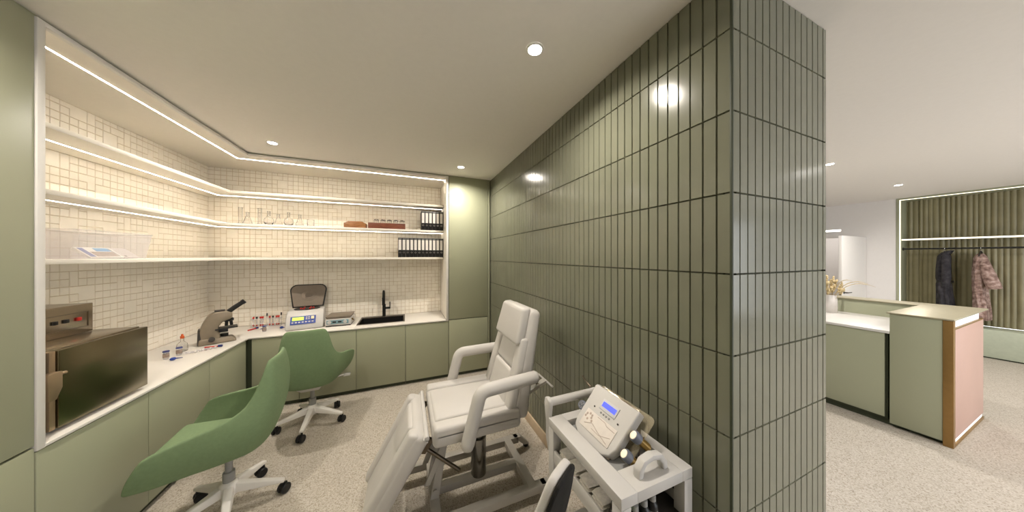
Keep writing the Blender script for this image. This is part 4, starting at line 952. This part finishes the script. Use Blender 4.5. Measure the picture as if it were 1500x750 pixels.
# sink and tap
t = thing('sink', 'black composite sink set into the worktop', 'sink', (-.289, 3.83, .62))
bm = nb(); ix0, ix1, iy0, iy1 = SX0+.02, SX1-.02, SY0+.02, SY1-.07
e = .0012
box(bm, SX0+e, SX1-e, SY0+e, iy0, .752, .763, .002); box(bm, SX0+e, SX1-e, iy1, SY1-e, .752, .763, .002); box(bm, SX0+e, ix0, iy0, iy1, .752, .763, .002); box(bm, ix1, SX1-e, iy0, iy1, .752, .763, .002); obj('rim', bm, mat('sink_rim', (74, 66, 56), .4), t)
bm = nb(); w = .006
box(bm, ix0-w, ix0, iy0-w, iy1+w, .62, .752); box(bm, ix1, ix1+w, iy0-w, iy1+w, .62, .752); box(bm, ix0, ix1, iy0-w, iy0, .62, .752); box(bm, ix0, ix1, iy1, iy1+w, .62, .752); box(bm, ix0, ix1, iy0, iy1, .62, .626); obj('basin', bm, M['blackmat'], t)
bm = nb(); lathe(bm, [(.035, .626), (.036, .63), (.028, .631), (.001, .629)], 20, Matrix.Translation((-.29, 3.82, 0))); obj('drain', bm, M['dark'], t)
t = thing('tap', 'tall black swan neck tap with side lever behind the sink', 'tap', (-.285, 4.02, .763))
bm = nb(); cyl(bm, (-.285, 4.02, .763), (-.285, 4.02, .93), .021, 20, bev=.003); obj('body', bm, M['blackmat'], t)
bm = nb(); tube(bm, [(-.285, 4.02, .925), (-.285, 4.02, 1.06)]+[(-.285, 3.96+.06*math.cos(a), 1.06+.06*math.sin(a)) for a in [k*PI/10 for k in range(1, 11)]]+[(-.285, 3.90, 1.03)], .0125, 14); obj('neck', bm, M['blackmat'], t)
bm = nb(); cyl(bm, (-.285, 3.90, 1.04), (-.285, 3.90, .935), .0165, 16, bev=.003); obj('spout', bm, M['blackmat'], t)
bm = nb(); cyl(bm, (-.266, 4.02, .875), (-.205, 4.02, .875), .014, 14); tube(bm, [(-.212, 4.02, .87), (-.210, 4.015, .96)], .006, 10); obj('lever', bm, M['blackmat'], t)

# ------------------------------------------------------------ shelf contents
S2, S3 = 1.9565, 1.5825
def make_binder(label, grp):
    t = thing('ring_binder', label, 'binder', (0, 0, 0), 0, grp)
    w = .0235; h = .262
    bm = nb(); box(bm, -w, w, 0, .235, 0, h, .002); obj('cover', bm, M['black'], t, local=True)
    bm = nb(); box(bm, -.0165, .0165, -.0012, .0005, .098, .236); obj('spine_label', bm, M['paper'], t, local=True)
    bm = nb(); box(bm, -.0165, .0165, -.0012, .0005, .246, .254); obj('title_strip', bm, M['greyp'], t, local=True)
    bm = nb(); lathe(bm, [(.0115, 0), (.0115, .0016), (.008, .0016), (.008, 0)], 20, frame((0, -.0002, .066), (1, 0, 0), (0, -1, 0)), close=False); obj('finger_ring', bm, M['chrome'], t, local=True)
    return t
proto = None
for k in range(12):
    x = .459-.0486*k; l = 'black ring binder on the lowest shelf, %s from the right end' % ordinal(k)
    if proto is None: proto = make_binder(l, 'black binders on the lowest shelf'); place(proto, (x, 3.762, S3))
    else: dup(proto, (x, 3.762, S3), 0, l)
for k in range(6): dup(proto, (.459-.0486*k, 3.762, S2), 0, 'black ring binder on the middle shelf, %s from the right end' % ordinal(k), 'black binders on the middle shelf')
bm = nb(); box(bm, -.722, -.478, 3.79, 3.93, S2, S2+.062, .003); t = thing('wooden_case', 'light wooden case with stepped lid on the middle shelf', 'box', (-.6, 3.86, S2)); obj('body', bm, M['wood1'], t)
bm = nb(); prism(bm, [(-.715, S2+.0625), (-.485, S2+.0625), (-.505, S2+.074), (-.52, S2+.086), (-.68, S2+.086), (-.69, S2+.074)], 'y', 3.80, 3.92, .002); obj('lid', bm, M['wood1'], t)
bm = nb(); box(bm, -.455, -.01, 3.79, 3.93, S2, S2+.077, .002); solo('wooden_box', 'long reddish wooden box on the middle shelf holding small glass pots', 'box', bm, M['wood2'], (-.23, 3.86, S2))
proto = None
for k in range(5):
    x = -.365+.078*k; l = 'small clip-top glass pot on the long wooden box, %s from the left' % ordinal(k)
    if proto is None:
        proto = thing('glass_pot', l, 'pot', (0, 0, 0), 0, 'glass pots on the wooden box')
        bm = nb(); lathe(bm, [(.028, 0), (.031, .003), (.031, .034), (.028, .04), (.026, .04), (.028, .034), (.028, .005), (.001, .004)], 20); obj('body', bm, M['glass'], proto, local=True)
        bm = nb(); lathe(bm, [(.029, .0405), (.030, .043), (.022, .050), (.008, .054), (.001, .054)], 20); obj('lid', bm, M['glass'], proto, local=True)
        bm = nb(); tube(bm, [(.032*math.cos(a), .032*math.sin(a), .040) for a in [i*2*PI/20 for i in range(21)]], .0022, 6); tube(bm, fillet([(.032, -.002, .04), (.043, -.004, .047), (.040, -.004, .026)], .006), .002, 6); obj('wire_clip', bm, M['steel_d'], proto, local=True)
        place(proto, (x, 3.86, S2+.0775), -.6)
    else: dup(proto, (x, 3.86, S2+.0775), -.6, l)
def flask(kind):
    if kind == 'cone': P = [(.040, 0), (.043, .004), (.040, .02), (.016, .095), (.0135, .105), (.0135, .135), (.017, .138)]
    elif kind == 'round': P = [(.02, 0), (.034, .008), (.045, .035), (.045, .055), (.034, .085), (.014, .10), (.0125, .11), (.0125, .155), (.016, .158)]
    elif kind == 'tall': P = [(.033, 0), (.036, .004), (.036, .012), (.018, .02), (.0165, .03), (.0165, .19), (.020, .195)]
    else: P = [(.034, 0), (.036, .004), (.036, .085), (.039, .09)]
    n = len(P); inner = [(max(.001, r-.003), z) for r, z in P[::-1][:-2]]+[(P[1][0]-.006, .014), (.001, .012)]
    bm = nb(); lathe(bm, P+inner, 28); return bm
FL = [(-1.745, 3.90, 'tall'), (-1.665, 3.86, 'cone'), (-1.575, 3.90, 'tall'), (-1.47, 3.84, 'round'), (-1.415, 3.93, 'cone'), (-1.29, 3.85, 'round'), (-1.19, 3.87, 'cone'), (-1.09, 3.90, 'beaker')]
NM = {'cone': ('conical_flask', 'conical glass flask'), 'round': ('round_flask', 'round bodied glass flask'), 'tall': ('measuring_cylinder', 'tall glass measuring cylinder'), 'beaker': ('beaker', 'small glass beaker')}
for i, (x, y, k) in enumerate(FL):
    bm = flask(k); solo(NM[k][0], '%s on the middle shelf, %s piece of glassware from the left' % (NM[k][1], ordinal(i)), 'flask' if k != 'beaker' else 'beaker', bm, M['glass'], (x, y, S2), 'laboratory glassware on the middle shelf', local=True, sharp=60)
# plastic bin with leaflets
bx0, bx1, by0, by1, bh = -2.02, -1.80, 2.37, 2.88, .175
t = thing('storage_bin', 'clear plastic storage bin with leaflets on the lowest shelf', 'bin', (-1.9, 2.63, S3))
bm = nb(); e = .02; th = .003
def wallq(a, b, c, d):
    hull8(bm, a+b, c+d)
O0 = [(bx0+e, by0+e), (bx1-e, by0+e), (bx1-e, by1-e), (bx0+e, by1-e)]; O1 = [(bx0, by0), (bx1, by0), (bx1, by1), (bx0, by1)]
def ins(P, q): return [(x+q*(1 if i in (0, 3) else -1), y+q*(1 if i in (0, 1) else -1)) for i, (x, y) in enumerate(P)]
I0 = ins(O0, th); I1 = ins(O1, th)
for i in range(4):
    j = (i+1) % 4
    hull8(bm, [O0[i]+(S3,), O0[j]+(S3,), I0[j]+(S3,), I0[i]+(S3,)], [O1[i]+(S3+bh,), O1[j]+(S3+bh,), I1[j]+(S3+bh,), I1[i]+(S3+bh,)])
box(bm, bx0+e+th, bx1-e-th, by0+e+th, by1-e-th, S3, S3+.003); obj('body', bm, M['acryl'], t)
bm = nb(); tube(bm, [(bx0, by0, S3+bh), (bx1, by0, S3+bh), (bx1, by1, S3+bh), (bx0, by1, S3+bh), (bx0, by0, S3+bh)], .004, 8); obj('rim', bm, M['acryl'], t)
BM = frame((-1.83, 2.63, S3+.008), (0, 1, 0), Vector((.66, .0, .75)))     # leaflet: local x=+Y, local y up the slope
def leaflet(y0, y1, off, label, marks, m):
    t = thing('leaflet', label, 'leaflet', (-1.84, 2.63+(y0+y1)/2, S3+.004), 0, 'printed packs in the clear bin')
    sk = Matrix.Shear('XZ', 4, (0, 0)); R = BM @ Matrix.Translation((0, 0, off))
    bm = nb(); box(bm, y0, y1, 0, .10, -.012, 0, .001, 1, R); obj('sleeve', bm, m, t)
    for (a, b, c, d, mm) in marks:
        bm = nb(); box(bm, a, b, c, d, 0, .0008, 0, 1, R); obj('print_block', bm, mm, t)
leaflet(-.125, .085, 0, 'printed white pack with blue bands inside the clear bin', [(-.115, -.085, .008, .092, M['blue']), (-.03, .06, .06, .092, M['skyblue']), (-.075, .06, .01, .055, M['print']), (.065, .07, .01, .092, M['dark'])], M['paper'])
leaflet(.09, .2, -.002, 'plain grey pack beside the blue printed pack in bin', [(.105, .12, .01, .022, M['dark'])], mat('grey_pack', (196, 188, 184), .6))
